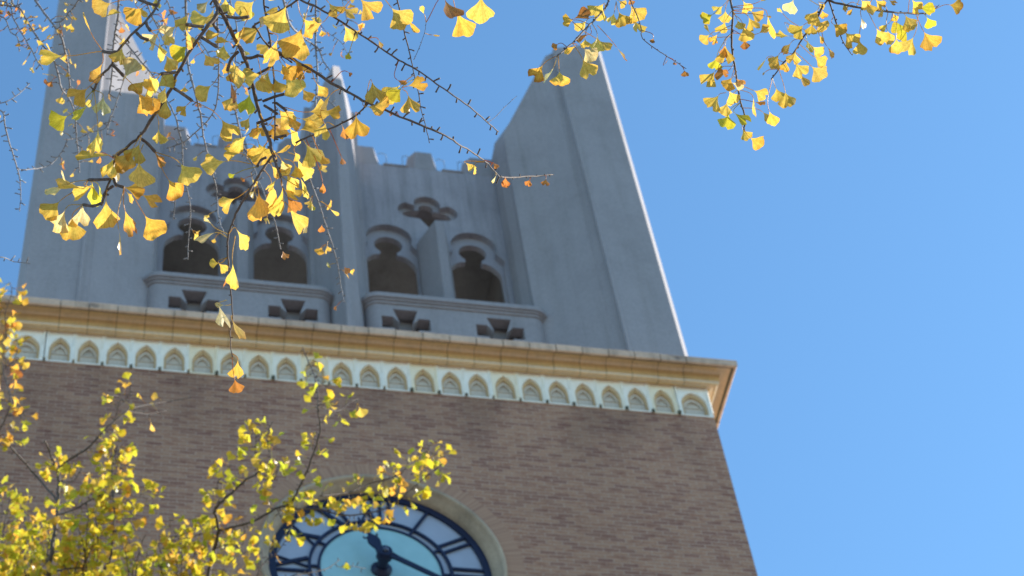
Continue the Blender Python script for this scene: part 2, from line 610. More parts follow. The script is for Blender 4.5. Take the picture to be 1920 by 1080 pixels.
disc(0, 1.218, 0.17, 0.24).build('glass_dial', PANE, CK)
disc(0, 0.668, 0.15, 0.169).build('enamel_centre', TEAL, CK)
fm = disc(1.14, 1.2185, 0.135, 0.168)
for r0, r1 in ((0.66, 0.69), (0.763, 0.795)):
    t_ = disc(r0, r1, 0.138, 0.168); fm.add(t_.v, t_.f)
for k in range(12):        # short ties between the two inner rings
    a = rad(30 * k)
    d = Vector((math.sin(a), 0, math.cos(a))); s_ = Vector((math.cos(a), 0, -math.sin(a)))
    q0 = [d * 0.688 + s_ * 0.014, d * 0.765 + s_ * 0.014, d * 0.765 - s_ * 0.014, d * 0.688 - s_ * 0.014]
    vv = [(p_.x, 0.141, p_.z) for p_ in q0] + [(p_.x, 0.165, p_.z) for p_ in q0]
    fm.add(vv, [(0, 1, 2, 3), (7, 6, 5, 4), (0, 4, 5, 1), (1, 5, 6, 2), (2, 6, 7, 3), (3, 7, 4, 0)])
fm.build('dial_frame', NAVY, CK)
ROM = ['XII', 'I', 'II', 'III', 'IIII', 'V', 'VI', 'VII', 'VIII', 'IX', 'X', 'XI']
for k in range(12):
    a = rad(30 * k)
    d = Vector((math.sin(a), 0, math.cos(a))); s_ = Vector((math.cos(a), 0, -math.sin(a)))
    q = MB()

    def stroke(u0, v0, u1, v1, wd):
        p0 = d * v0 + s_ * u0; p1 = d * v1 + s_ * u1
        dr = (p1 - p0).normalized(); nn = Vector((dr.z, 0, -dr.x)) * wd / 2
        q0 = [p0 + nn, p1 + nn, p1 - nn, p0 - nn]
        yy = 0.140 + 0.001 * len(q.v) / 8
        vv = [(p_.x, yy, p_.z) for p_ in q0] + [(p_.x, 0.167, p_.z) for p_ in q0]
        q.add(vv, [(0, 1, 2, 3), (7, 6, 5, 4), (0, 4, 5, 1), (1, 5, 6, 2), (2, 6, 7, 3), (3, 7, 4, 0)])
    wds = {'I': 0.105, 'V': 0.17, 'X': 0.17}
    tot = sum(wds[c] for c in ROM[k])
    u = -tot / 2
    v0, v1 = 0.79, 1.14
    for c in ROM[k]:
        wc = wds[c]; uc = u + wc / 2
        if c == 'I': stroke(uc, v0, uc, v1, 0.034)
        elif c == 'V':
            stroke(uc, v0, uc - 0.062, v1, 0.042); stroke(uc, v0, uc + 0.062, v1, 0.02)
        else:
            stroke(uc + 0.068, v0, uc - 0.068, v1, 0.044); stroke(uc - 0.068, v0, uc + 0.068, v1, 0.02)
        u += wc
    o = q.build('numeral', NAVY, CK)
    o['label'] = 'roman numeral ' + ROM[k] + ' on the clock dial'


def hand(name, ang, outline, y0, y1, extra=()):
    q = MB()
    full = outline + [(-u_, v_) for u_, v_ in reversed(outline)]
    a = rad(ang)
    d = Vector((math.sin(a), 0, math.cos(a))); s_ = Vector((math.cos(a), 0, -math.sin(a)))
    pts = [d * v_ + s_ * u_ for u_, v_ in full]
    q.plate([(p_.x, p_.z) for p_ in pts], [], y0, y1)
    for cu, cv, r_, a0, a1 in extra:      # curled ironwork
        pp = []
        for i in range(11):
            an = rad(a0 + (a1 - a0) * i / 10); rr = r_ * (1 - 0.45 * i / 10)
            v_ = d * (cv + rr * math.sin(an)) + s_ * (cu + rr * math.cos(an)); pp.append(Vector((v_.x, (y0 + y1) / 2, v_.z)))
        q.tube(pp, [0.009] * 11, 6)
    return q.build(name, NAVY, CK)


hand('hour_hand', -24, [(0.045, -0.04), (0.05, 0.09), (0.04, 0.14), (0.06, 0.19), (0.07, 0.245), (0.06, 0.295), (0.035, 0.33), (0.014, 0.37), (0.009, 0.58), (0.003, 0.64)],
     -0.075, -0.05, [(0.034, 0.50, 0.03, 180, 520), (-0.034, 0.50, 0.03, 0, -340), (0.03, 0.42, 0.025, 180, 520), (-0.03, 0.42, 0.025, 0, -340),
                     (0.066, 0.335, 0.024, 200, 420), (-0.066, 0.335, 0.024, -20, -240)])
hand('minute_hand', 121, [(0.03, -0.075), (0.055, -0.03), (0.045, 0.07), (0.03, 0.15), (0.026, 0.75), (0.04, 0.85), (0.018, 1.0), (0.005, 1.12)], -0.13, -0.105)
q = MB()
for r0_, r1_, ya, yb in ((0.115, 0.115, 0.149, 0.12), (0.115, 0.07, 0.12, 0.08), (0.058, 0.058, 0.085, -0.04), (0.088, 0.088, -0.042, -0.10), (0.088, 0.075, -0.10, -0.15)):
    q.tube([Vector((0, ya, 0)), Vector((0, yb, 0))], [r0_, r1_], 32)
q.build('hub', NAVY, CK, fix=False)
q = MB()
q.tube([Vector((0, -0.145, 0)), Vector((0, -0.165, 0)), Vector((0, -0.185, 0)), Vector((0, -0.193, 0))], [0.036, 0.034, 0.022, 0.004], 20)
q.build('hub_boss', plain('blued_steel', (0.06, 0.085, 0.15), rough=0.25, metal=0.3), CK, smooth=True, fix=False)

# ---- belfry
WY = 1.65                      # face of the belfry wall
BAYS = (-1.405, 1.405)
bel = MB()


def trefoil_out(c):
    p = [(0.41, 2.75), (0.41, 4.62), (0.435, 4.87), (0.335, 5.02)]
    p += arc(0, 5.19, 0.335, -30, 210, 22)[1:-1]
    p += [(-0.335, 5.02), (-0.435, 4.87), (-0.41, 4.62), (-0.41, 2.75)]
    return [(c + x, z) for x, z in p]


def trefoil_in(c):
    r = [(0.388, 2.75), (0.388, 4.58), (0.368, 4.69), (0.31, 4.79), (0.25, 4.86), (0.18, 4.895), (0.128, 4.90), (0.12, 4.975)]
    top = arc(0, 5.14, 0.207, -54, 234, 22)
    return [(c + x, z) for x, z in r + top + [(-x, z) for x, z in reversed(r)]]


def quatrefoil(c, k):
    """upper and side lobes round, lower lobe running to a point"""
    cz = 5.985
    lobes = []
    R = 0.20
    def A(cx, cy, r, a0, a1, n=10): return [(cx + r * math.cos(rad(a0 + (a1 - a0) * i / n)), cy + r * math.sin(rad(a0 + (a1 - a0) * i / n))) for i in range(n + 1)]
    r = R - k
    p = A(0, 0.185, r, -20, 200)
    p += A(-0.25, -0.01, r, 110, 268)
    p += [(-0.13, -0.22 + k), (0.0, -0.45 + k * 1.5), (0.13, -0.22 + k)]
    p += A(0.25, -0.01, r, -88, 70)
    return [(c + x, cz + z) for x, z in p]


top = [(-3.0, 0.345), (3.0, 0.345), (3.0, 7.13), (-3.0, 7.13)]
outs = []; ins = []
for c in BAYS:
    for dx in (-0.62, 0.62):
        outs.append(trefoil_out(c + dx)); ins.append(trefoil_in(c + dx))
    outs.append(quatrefoil(c, 0.0)); ins.append(quatrefoil(c, 0.085))
bel.plate(top, outs, WY, WY + 0.1)
bel.plate([(-3.0, 0.345), (3.0, 0.345), (3.0, 7.12), (-3.0, 7.12)], ins, WY + 0.1005, WY + 0.19)
big = [[(c + x, z) for x, z in [(1.1, 2.7), (1.1, 5.6), (0.55, 6.45), (-0.55, 6.45), (-1.1, 5.6), (-1.1, 2.7)]] for c in BAYS]
bel.plate([(-3.0, 0.345), (3.0, 0.345), (3.0, 7.11), (-3.0, 7.11)], big, WY + 0.1905, WY + 0.45)
belfry = bel.build('belfry_wall', CONC_W, TW, fix=False)
bm = bmesh.new(); bm.from_mesh(belfry.data); bmesh.ops.recalc_face_normals(bm, faces=bm.faces); bm.to_mesh(belfry.data); bm.free()
bk = MB()
for xa, xb in ((-3.0, -2.7), (2.7, 3.0)):
    bk.box(xa, xb, WY + 0.46, 2.4, 0.35, 7.12); bk.box(xa, xb, 3.75, 4.75, 0.35, 7.12); bk.box(xa, xb, 6.1, 6.6, 0.35, 7.12)
    for ya, yb in ((2.4, 3.75), (4.75, 6.1)):
        bk.box(xa, xb, ya + .001, yb - .001, 5.2, 7.12); bk.box(xa, xb, ya + .001, yb - .001, 0.35, 2.6)
bk.box(-3.0, 3.0, 6.61, 6.9, 5.2, 7.12)
bk.box(-3.0, 3.0, 6.61, 6.9, 0.35, 2.6)
for xa, xb in ((-3.0, -2.1), (-0.4, 0.4), (2.1, 3.0)):
    bk.box(xa, xb, 6.611, 6.899, 2.601, 5.199)
bk.box(-2.69, 2.69, WY + 0.46, 6.6, 6.55, 6.9)
bk.build('belfry_chamber', CONC_DK, TW)
dk = MB()
dk.box(-HW + 0.01, HW - 0.01, 0.01, DP - 0.01, 0.10, 0.33)
dk.build('belfry_deck', CONC, TW)

# mullions between the paired windows (set on the diagonal, pointed heads)
mu0 = None
for c in BAYS:
    if mu0 is None:
        m = MB()
        P6 = [(-0.225, -0.003), (-0.225, -0.09), (-0.062, -0.56), (0.105, -0.41), (0.225, -0.09), (0.225, -0.003)]
        vs = [(x, y, 0.36) for x, y in P6] + [(x, y, z) for (x, y), z in zip(P6, (5.06, 5.0, 4.92, 5.12, 5.0, 5.06))] + [(0, -0.003, 5.5)]
        fs = [(i_, (i_ + 1) % 6, 6 + (i_ + 1) % 6, 6 + i_) for i_ in range(5)] + [(5, 0, 6, 12, 11), (5, 4, 3, 2, 1, 0)]
        fs += [(6 + i_, 7 + i_, 12) for i_ in range(5)]
        m.add(vs, fs)
        mu0 = o = m.build('mullion', CONC, TW)
    else:
        o = mu0.copy(); COL.objects.link(o); o.parent = TW
    o.location = (c, WY, 0)

# centre pier
m = MB()
PY = 1.47
vb = [(-0.37, PY, 0.36), (-0.10, 0.68, 0.36), (0.15, 0.90, 0.36), (0.37, PY, 0.36)]
vt = [(-0.34, PY, 8.12), (-0.065, 0.68, 8.26), (0.06, 0.80, 8.46), (0.33, PY, 8.27), (0.03, PY, 9.0)]
m.add(vb + vt, [(0, 1, 5, 4), (1, 2, 6, 5), (2, 3, 7, 6), (3, 0, 4, 8, 7), (3, 2, 1, 0), (4, 5, 8), (5, 6, 8), (6, 7, 8)])
m.box(-0.40, 0.395, PY + 0.002, WY - 0.003, 0.36, 8.27)
m.box(-0.397, 0.392, WY - 0.0025, WY + 0.44, 7.135, 8.27)
m.build('centre_pier', CONC, TW)


def merlon(x0, x1, cl, cr):
    """battlement block; chamfered and tapering on the free sides"""
    m = MB()
    y0, ym, y1 = WY - 0.002, WY + 0.13, WY + 0.44
    zb, zt = 7.128, 7.60
    a0, a1 = (0.085 if cl else 0), (0.085 if cr else 0)
    t0, t1 = (0.045 if cl else 0), (0.045 if cr else 0)
    base = [(x0 + a0, y0), (x1 - a1, y0), (x1, ym), (x1, y1), (x0, y1), (x0, ym)]
    topp = [(x0 + a0 + t0, y0), (x1 - a1 - t1, y0), (x1 - t1 * 1.5, ym), (x1 - t1 * 1.5, y1), (x0 + t0 * 0.6, y1), (x0 + t0 * 0.6, ym)]
    m.prism(base, zb, zt, 0, topp)
    # coping slab with a thin overhang
    return m


mers = []
for s_ in (-1, 1):
    for (x0, x1, cl, cr) in ((0.40, 0.80, False, True), (1.19, 1.70, True, True), (2.05, 2.62, True, False)):
        if s_ < 0: x0, x1, cl, cr = -x1, -x0, cr, cl
        merlon(x0, x1, cl, cr).build('merlon', CONC, TW)
# flat weathering slab in each gap
for s_ in (-1, 1):
    for x0, x1 in ((0.80, 1.19), (1.70, 2.05)):
        a, c = sorted((s_ * x0, s_ * x1))
        m = MB(); m.box(a + .003, c - .003, WY - 0.02, WY + 0.44, 7.1305, 7.165)
        m.build('crenel_sill', CONC, TW, bevel=0.008)
        # wire rung beside each block
        for xr in (a + 0.07, c - 0.07):
            m = MB()
            P3 = [Vector((xr, WY + 0.05, 7.16)), Vector((xr, WY + 0.05, 7.5)), Vector((xr + (0.13 if xr == a + 0.07 else -0.13) * -0.6, WY + 0.05, 7.54)),
                  Vector((xr + (0.13 if xr == a + 0.07 else -0.13) * -1, WY + 0.05, 7.5))]
            m.tube(P3, [0.006] * 4, 6)
            m.build('wire_rung', METAL, TW, fix=False)


# balconies with cross-shaped cut-outs
def rplan(x0, x1, yf, r, n=8):
    p = [(x0, WY)]
    p += [(x0 + r - r * math.cos(rad(90 * i / n)), yf + r - r * math.sin(rad(90 * i / n))) for i in range(n + 1)]
    p += [(x1 - r + r * math.sin(rad(90 * i / n)), yf + r - r * math.cos(rad(90 * i / n))) for i in range(n + 1)]
    p += [(x1, WY)]
    return p


def cross(c, cz):
    a = [(0.155, 0.31), (0.07, 0.10), (0.155, 0.125), (0.345, 0.125), (0.345, -0.125), (0.155, -0.125), (0.07, -0.10), (0.155, -0.31)]
    a = [(0.165, 0.30), (0.085, 0.03), (0.11, 0.015), (0.345, 0.135), (0.345, -0.135), (0.11, -0.015), (0.085, -0.03), (0.165, -0.30)]
    # flared upright, arms with square ends
    a = [(0.165, 0.30), (0.085, 0.0), (0.175, 0.13), (0.325, 0.13), (0.325, -0.12), (0.16, -0.12), (0.16, -0.30)]
    pts = a + [(-x, z) for x, z in reversed(a)]
    return [(c + x, cz + z) for x, z in pts]


bal0 = None
for s_ in (-1, 1):
    x0, x1 = (0.225, 2.67) if s_ > 0 else (-2.65, -0.225)
    r = 0.175; yf = 0.95
    m = MB()
    zb, zt = 0.36, 2.585
    # rounded corners
    for xa, sg in ((x0, 1), (x1, -1)):
        pl = [(xa, WY - .002)] + [(xa + sg * (r - r * math.cos(rad(90 * i / 8))), yf + r - r * math.sin(rad(90 * i / 8))) for i in range(9)] + [(xa + sg * r, WY - .002)]
        m.prism(pl, zb, zt)
    c1, c2 = (0.745, 2.01) if s_ > 0 else (-2.03, -0.745)
    m.plate([(x0 + r, zb), (x1 - r, zb), (x1 - r, zt), (x0 + r, zt)], [cross(c1, 2.19), cross(c2, 2.19)], yf, yf + 0.16)
    m.box(x0 + 0.06, x1 - 0.06, yf + 0.215, yf + 0.31, zb, zt)
    m.box(x0 + r, x1 - r, yf + 0.165, yf + 0.21, 2.52, zt)
    B = m.build('balcony', CONC, TW, fix=False)
    bm = bmesh.new(); bm.from_mesh(B.data); bmesh.ops.recalc_face_normals(bm, faces=bm.faces); bm.to_mesh(B.data); bm.free()
    m = MB()
    for e, za, zb_ in ((0.025, 2.5855, 2.63), (0.05, 2.6305, 2.665), (0.075, 2.6655, 2.76)):
        pl = rplan(x0 - e, x1 + e, yf - e, r + e)
        m.prism([(x, min(y, WY - .003)) for x, y in pl], za, zb_)
    m.build('coping', CONC, B, bevel=0.012)


# corner pinnacles: front panel, step, raked inner panel, lit outer chamfer
def pinnacle(sx, back=False):
    ex = 0.13 if sx > 0 else 0.06
    bt = 0.028                                   # backward batter per metre
    plan = [  # (x, y, top z, batter?)
        (3.50, 0.33, 9.34, 1), (4.09 + ex, 0.33, 9.66, 1), (4.175 + ex, 0.415, 9.70, 1), (4.205, 1.30, 9.6, 0), (4.02, 1.64, 8.7, 0), (3.8, 1.80, 7.5, 0),
        (2.62, 1.80, 7.2, 0), (2.50, 1.60, 7.5, 0), (2.515, 1.36, 7.62, 0), (2.575, 1.17, 7.50, 0), (2.575, 1.06, 7.42, 0),
        (3.36, 0.50, 9.24, .7), (3.485, 0.41, 9.33, 1)]
    zb = 0.345
    n = len(plan)
    vs = []
    for x, y, z, k in plan:
        yb = y - 0.03 * k
        vs.append((sx * x, yb, zb))
    for x, y, z, k in plan:
        vs.append((sx * x, y + k * (bt * (z - 1.3) - 0.03), z))
    vs.append((sx * 3.75, 1.10, 10.1))  # unseen peak; it and the back heights are shaped for the belfry shadow
    fs = [(i, (i + 1) % n, n + (i + 1) % n, n + i) for i in range(n)]
    fs += [(n + i, n + (i + 1) % n, 2 * n) for i in range(n)]
    fs.append(tuple(range(n)))
    if back:
        vs = [(x, DP + .3 - y, z) for x, y, z in vs]
    m = MB(); m.add(vs, fs)
    # slim roll moulding on the crease
    sy = -1 if back else 1
    oy = DP + .3 if back else 0
    m.tube([Vector((sx * 3.487, oy + sy * (0.352 - 0.03 + bt * (z - 1.3)), z)) for z in (0.35, 3.0, 6.0, 9.3)], [0.026] * 4, 8)
    return m.build('pinnacle', CONC, TW, fix=True)


for sx in (-1, 1):
    for bk_ in (False, True):
        pinnacle(sx, bk_)

#@TREES

# ================================================================== GINKGO TREES
def field(layer, px, py):
    if layer == 'A':
        base = 6.0 + 1.15 * min(1, max(0, (px - 850) / 300.0))
        return base + 0.10 * math.sin(px / 70.0 + 1) + 0.10 * math.cos(py / 60.0 + px / 160.0)
    if layer == 'B':
        return 9.6 + 0.4 * math.sin(px / 90.0) + 0.35 * math.cos(py / 80.0 + px / 50.0)
    return 18.0 + 0.5 * math.sin(px / 60.0 + 2) + 0.45 * math.cos(py / 50.0 + px / 90.0)


def smooth_path(pts, sub=4):
    """Catmull-Rom through (px, py, depth, radius) points"""
    out = []
    n = len(pts)
    for i in range(n - 1):
        p0 = pts[max(i - 1, 0)]; p1 = pts[i]; p2 = pts[i + 1]; p3 = pts[min(i + 2, n - 1)]
        for k in range(sub):
            t = k / sub
            out.append(tuple(0.5 * ((2 * b_) + (c_ - a_) * t + (2 * a_ - 5 * b_ + 4 * c_ - d_) * t * t + (3 * b_ - a_ - 3 * c_ + d_) * t ** 3)
                             for a_, b_, c_, d_ in zip(p0, p1, p2, p3)))
    out.append(tuple(pts[-1]))
    return out


PAL = {
    'L': ((0.80, 0.64, 0.05), (0.80, 0.46, 0.035)),
    'G': ((0.58, 0.60, 0.05), (0.78, 0.50, 0.04)),
    'y': ((0.86, 0.56, 0.10), (0.74, 0.34, 0.04)),
    'Y': ((0.88, 0.61, 0.12), (0.78, 0.42, 0.05)),
    'o': ((0.84, 0.48, 0.07), (0.52, 0.18, 0.03)),
    'b': ((0.50, 0.22, 0.05), (0.24, 0.08, 0.03)),
    'g': ((0.66, 0.58, 0.045), (0.74, 0.48, 0.035)),
    'w': ((0.85, 0.68, 0.30), (0.78, 0.52, 0.15)),
    'd': ((0.82, 0.56, 0.09), (0.50, 0.25, 0.035)),
    'r': ((0.68, 0.26, 0.06), (0.48, 0.15, 0.04)),
}


class Leaves:
    """all the leaves of one branch: blades with petioles, coloured by a vertex attribute"""
    def __init__(s):
        s.v, s.f, s.c = [], [], []

    def blade(s, apex, dirv, nrm, L, half, col, edge, rr, nu=6, nv=10, curl=None):
        side = dirv.cross(nrm).normalized()
        nrm = side.cross(dirv).normalized()
        b0 = len(s.v)
        fold = rr.uniform(-0.25, 0.35) if curl is None else curl
        bend = rr.uniform(-0.35, 0.35)
        rip = rr.uniform(0.02, 0.07); ph = rr.uniform(0, 6.28); fr_ = rr.uniform(4, 8)
        notch = rr.choice((0, 0, 0.12, 0.22, 0.4)); nc = rr.uniform(-0.15, 0.15)
        burn = rr.uniform(0.0, 1.0) ** 1.8
        cj = rr.uniform(0.86, 1.12)
        hj = rr.uniform(-0.06, 0.06)
        ek = [rr.uniform(-0.045, 0.045) for _ in range(nv + 1)]
        tw = rr.uniform(-0.35, 0.35)
        for i in range(nu + 1):
            u = i / nu
            sp = half * (0.30 + 0.70 * min(1, u * 1.35) ** 0.8)
            for j in range(nv + 1):
                v = (j / nv) * 2 - 1
                R = L * (1 - 0.16 * v * v + 0.03 * math.sin(v * fr_ + ph) + ek[j] - notch * math.exp(-((v - nc) / 0.13) ** 2))
                r = R * u
                an = v * sp
                x = r * math.sin(an); y = r * math.cos(an)
                z = fold * abs(x) * 0.9 + bend * L * u * u * 0.5 + rip * L * u * u * math.sin(v * fr_ * 1.3 + ph) + tw * x * u
                s.v.append(tuple(apex + dirv * y + side * x + nrm * z))
                e_ = max(0.0, (u - 0.72) / 0.28) * burn
                st = 0.93 + 0.07 * math.sin(v * 23 + ph)
                n_ = rr.uniform(0.95, 1.05)
                s.c.append(((col[0] * (1 - e_) + edge[0] * e_) * cj * st * n_, (col[1] * (1 - e_) + edge[1] * e_) * cj * st * n_ * (1 + hj), (col[2] * (1 - e_) + edge[2] * e_) * cj * st, 0.5 + 0.5 * v))
        w_ = nv + 1
        for i in range(nu):
            for j in range(nv):
                a = b0 + i * w_ + j
                s.f.append((a, a + 1, a + w_ + 1, a + w_))

    def stalk(s, p0, p1, dir1, r0, r1, col, sag=0.0, seg=6):
        """petiole from the spur p0 to the blade's apex p1, arriving along dir1"""
        L = (p1 - p0).length
        c1 = p0 + (p1 - p0) * 0.35 + Vector((0, 0, sag * L))
        c2 = p1 - dir1 * L * 0.4
        b0 = len(s.v)
        prev = None
        for i in range(seg + 1):
            t = i / seg
            p = p0 * (1 - t) ** 3 + c1 * 3 * t * (1 - t) ** 2 + c2 * 3 * t * t * (1 - t) + p1 * t ** 3
            t2 = min(1, t + 0.05)
            p2 = p0 * (1 - t2) ** 3 + c1 * 3 * t2 * (1 - t2) ** 2 + c2 * 3 * t2 * t2 * (1 - t2) + p1 * t2 ** 3
            d = (p2 - p)
            d = d.normalized() if d.length > 1e-7 else dir1
            a = d.cross(Vector((0.3, 0.5, 0.81))).normalized(); b = d.cross(a)
            r = r0 + (r1 - r0) * t
            for k in range(4):
                an = k * math.pi / 2
                s.v.append(tuple(p + (a * math.cos(an) + b * math.sin(an)) * r)); s.c.append((*col, 1))
        for i in range(seg):
            for k in range(4):
                k2 = (k + 1) % 4
                s.f.append((b0 + i * 4 + k, b0 + i * 4 + k2, b0 + i * 4 + 4 + k2, b0 + i * 4 + 4 + k))

    def build(s, parent, mat):
        if not s.f: return None
        me = bpy.data.meshes.new('foliage')
        me.from_pydata(s.v, [], s.f)
        at_ = me.attributes.new('tint', 'FLOAT_COLOR', 'POINT')
        at_.data.foreach_set('color', [c for q in s.c for c in q])
        for p in me.polygons: p.use_smooth = True
        return link('foliage', me, mat, parent)


class Tree:
    def __init__(s, root, layer, bark, leafscale):
        s.root, s.layer, s.bark, s.ls = root, layer, bark, leafscale
        s.br = []           # (object, [(px,py)], Leaves)
        s.rr = random.Random(hash(layer) if False else {'A': 11, 'B': 22, 'C': 33}[layer])

    def branch(s, pts, r0, r1, spurs=None, head=None, dz=0.0, sides=7):
        """pts in pixels; r0/r1 radii in metres; spurs=(spacing px, length m, radius m, fraction bare)"""
        rr = s.rr
        P = [(x, y, field(s.layer, x, y) + dz, 0) for x, y in pts]
        if head: P = [(h[0], h[1], h[2], 0) for h in head] + P
        nP = len(P)
        L = smooth_path(P, 5)
        n = len(L)
        w3 = [at(x, y, d) for x, y, d, _ in L]
        # knobbly outline: slow wobble and node swellings
        rs = []
        for i in range(n):
            t = i / (n - 1)
            rs.append((r0 + (r1 - r0) * t) * (1 + rr.uniform(-0.10, 0.13)))
        m = MB()
        wob = [p + Vector((rr.uniform(-1, 1), rr.uniform(-1, 1), rr.uniform(-1, 1))) * r0 * 0.28 for p in w3]
        m.tube(wob, rs, sides)
        tips = []
        if spurs:
            gap, sl_, sr, keep = spurs
            acc = rr.uniform(0, gap); sgn = 1
            for i in range(n - 1):
                x0, y0, x1, y1 = L[i][0], L[i][1], L[i + 1][0], L[i + 1][1]
                seg = math.hypot(x1 - x0, y1 - y0)
                pos = 0.0
                while acc < seg - pos:
                    pos += acc
                    acc = gap * rr.uniform(0.55, 1.45)
                    t = pos / seg
                    p = wob[i].lerp(wob[i + 1], t)
                    tan = (wob[i + 1] - wob[i]).normalized()
                    d = tan.cross(FW).normalized() * sgn
                    d = (d + tan * rr.uniform(-0.1, 0.55) + FW * rr.uniform(-0.6, 0.6)).normalized()
                    sgn = -sgn if rr.random() < 0.75 else sgn
                    ll = sl_ * rr.uniform(0.45, 1.25)
                    q1 = p + d * ll * 0.5 + tan * ll * 0.04
                    q2 = p + d * ll + tan * ll * rr.uniform(-0.1, 0.25)
                    m.tube([p, q1, q2], [sr * 0.9, sr, sr * 1.12], 5)
                    tips.append((q2, d, (x0 + (x1 - x0) * t, y0 + (y1 - y0) * t)))
                acc -= (seg - pos)
        m.tube([wob[-1], wob[-1] + (wob[-1] - wob[-2]).normalized() * r1 * 3], [r1 * 1.4, r1 * 0.8], 5)
        o = m.build('branch', s.bark, s.root, smooth=True, fix=False)
        e = [o, [(a[0], a[1]) for a in L], Leaves(), tips, L]
        s.br.append(e)
        return e

    def stub(s, pts, r):
        """thick dark spur shoot drawn explicitly; becomes part of the nearest branch"""
        P = [(x, y, field(s.layer, x, y), 0) for x, y in pts]
        e = s.nearest(*pts[0])
        L = smooth_path(P, 3)
        m = MB()
        w3 = [at(x, y, d) for x, y, d, _ in L]
        k = len(w3)
        m.tube(w3, [r * (0.95 + 0.16 * (i % 2) + 0.15 * i / k) for i in range(k)], 7)
        o = m.build('spur', s.bark, e[0], smooth=True, fix=False)
        e[1].append(pts[-1]); e[4].append(L[-1])

    def nearest(s, x, y, want=None):
        best = None
        for e in s.br:
            for i, (a, b) in enumerate(e[1]):
                d = (a - x) ** 2 + (b - y) ** 2
                if best is None or d < best[0]: best = (d, e, i)
        s.hit = best
        return best[1]

    def leaf_px(s, ax, ay, tx, ty, half, c='y', pet=None):
        """blade whose apex and tip are seen at these pixels"""
        rr = s.rr
        if pet is None:
            dx, dy = ax - tx, ay - ty
            l = math.hypot(dx, dy) or 1
            hx, hy = ax + dx / l * 14, ay + dy / l * 14 - 6
            e = s.nearest(hx, hy)
            i = s.hit[2]
            q = e[4][i]
            if s.hit[0] > 75 ** 2:
                p0 = None
            else:
                p0 = (q[0], q[1], q[2])
        else:
            e = s.nearest(*pet)
            i = s.hit[2]
            q = e[4][i]
            p0 = (pet[0], pet[1], q[2]) if s.hit[0] > 9 ** 2 else (q[0], q[1], q[2])
        d0 = p0[2] if p0 else field(s.layer, ax, ay)
        da = d0 + rr.uniform(-0.05, 0.03)
        A_ = at(ax, ay, da)
        T_ = at(tx, ty, da)
        dv = T_ - A_
        Lp = dv.length
        tilt = rr.uniform(-0.35, 0.35)
        T_ = T_ + FW * (tilt * Lp)
        dv = (T_ - A_).normalized()
        L = (T_ - A_).length * 1.12
        act = max(half, rr.uniform(36, 44))
        k = min(1.0, math.tan(rad(half)) / math.tan(rad(act)))
        tau = math.acos(k) * rr.choice((-1, 1))
        nrm = (-FW)
        nrm = (nrm - dv * nrm.dot(dv)).normalized()
        nrm = Matrix.Rotation(tau, 3, dv) @ nrm
        col, edge = PAL[c]
        e[2].blade(A_, dv, nrm, L, rad(act), col, edge, rr)
        if p0:
            P0 = at(*p0)
            pc = tuple(x * 0.9 for x in col)
            r_ = 0.00095 if s.layer == 'A' else 0.001
            e[2].stalk(P0, A_, dv, r_ * 1.25, r_, pc, sag=0.05)

    def spray(s, e, tipinfo, count, size, pal, down=0.5, stalk=0.04, nu=4, nv=6):
        """count small leaves from one spur tip"""
        rr = s.rr
        p, d, _ = tipinfo
        for _ in range(count):
            dd = (d + Vector((rr.uniform(-1, 1), rr.uniform(-1, 1), rr.uniform(-1, 1))) * 0.9 + Vector((0, 0, -down))).normalized()
            q = p + dd * stalk * rr.uniform(0.6, 1.3)
            dl = (dd + Vector((0, 0, -down * 0.8)) + Vector((rr.uniform(-1, 1), rr.uniform(-1, 1), rr.uniform(-1, 1))) * 0.35).normalized()
            nr = Vector((rr.uniform(-1, 1), rr.uniform(-1, 1), rr.uniform(-1, 1)))
            if nr.cross(dl).length < 0.1: nr = Vector((1, 0.2, 0.1))
            c = rr.choice(pal)
            col, edge = PAL[c]
            e[2].blade(q, dl, nr, size * rr.uniform(0.6, 1.15), rad(rr.uniform(34, 50)), col, edge, rr, nu, nv, curl=rr.uniform(-0.2, 0.9))
            e[2].stalk(p, q, dl, 0.0014, 0.0011, tuple(x * 0.85 for x in col), 0.1, 3)

    def finish(s):
        for e in s.br:
            e[2].build(e[0], LEAF)


# ---------------------------------------------------------------- near tree: sharp branches hanging over the view
TA = empty('ginkgo_tree', (-7.2, -13.6, 0))
tag(TA, 'nearest ginkgo tree, its sharp twigs and large golden leaves hanging across the top', 'tree', group='ginkgo trees before the tower')
near = Tree(TA, 'A', BARK, 1.0)


def limbA(x):          # bough running above the top edge of the view
    t = min(1, max(0, (x - 850) / 300.0))
    return (x, -190 + 14 * math.sin(x / 130.0), 6.0 + 1.15 * t + 0.1 * math.sin(x / 200.0))


def bough(tree_root, mat, pix, radii, base, name='bough', trunk_r=0.16):
    pts = [at(*p) for p in pix]
    m = MB()
    # trunk rises from the ground outside the view, then runs into the bough
    tb = Vector(base)
    up = pts[0]
    tr = []
    for i in range(9):
        t = i / 8
        p = Vector((tb.x + (up.x - tb.x) * t ** 2.2, tb.y + (up.y - tb.y) * t ** 2.2, up.z * (0.02 * 0 + t ** 0.9) - 0.05 * (1 - t)))
        p += Vector((rnd.uniform(-.04, .04), rnd.uniform(-.04, .04), 0))
        tr.append(p)
    tr[-1] = up
    m.tube(tr, [trunk_r * (1.35 if i == 0 else 1) * (1 - 0.62 * i / 8) for i in range(9)], 12)
    o = m.build('trunk', BARK_T, tree_root, smooth=True, fix=False)
    m = MB()
    sm = smooth_path([(*p, r) for p, r in zip(pts, radii)], 4)
    m.tube([Vector(q[:3]) for q in sm], [q[3] for q in sm], 8)
    b_ = m.build(name, mat, tree_root, smooth=True, fix=False)
    return b_


def reroot(root):
    """objects are modelled in world space: give the root's base as origin"""
    for o in root.children:
        o.matrix_parent_inverse = Matrix.Translation(-Vector(root.location))


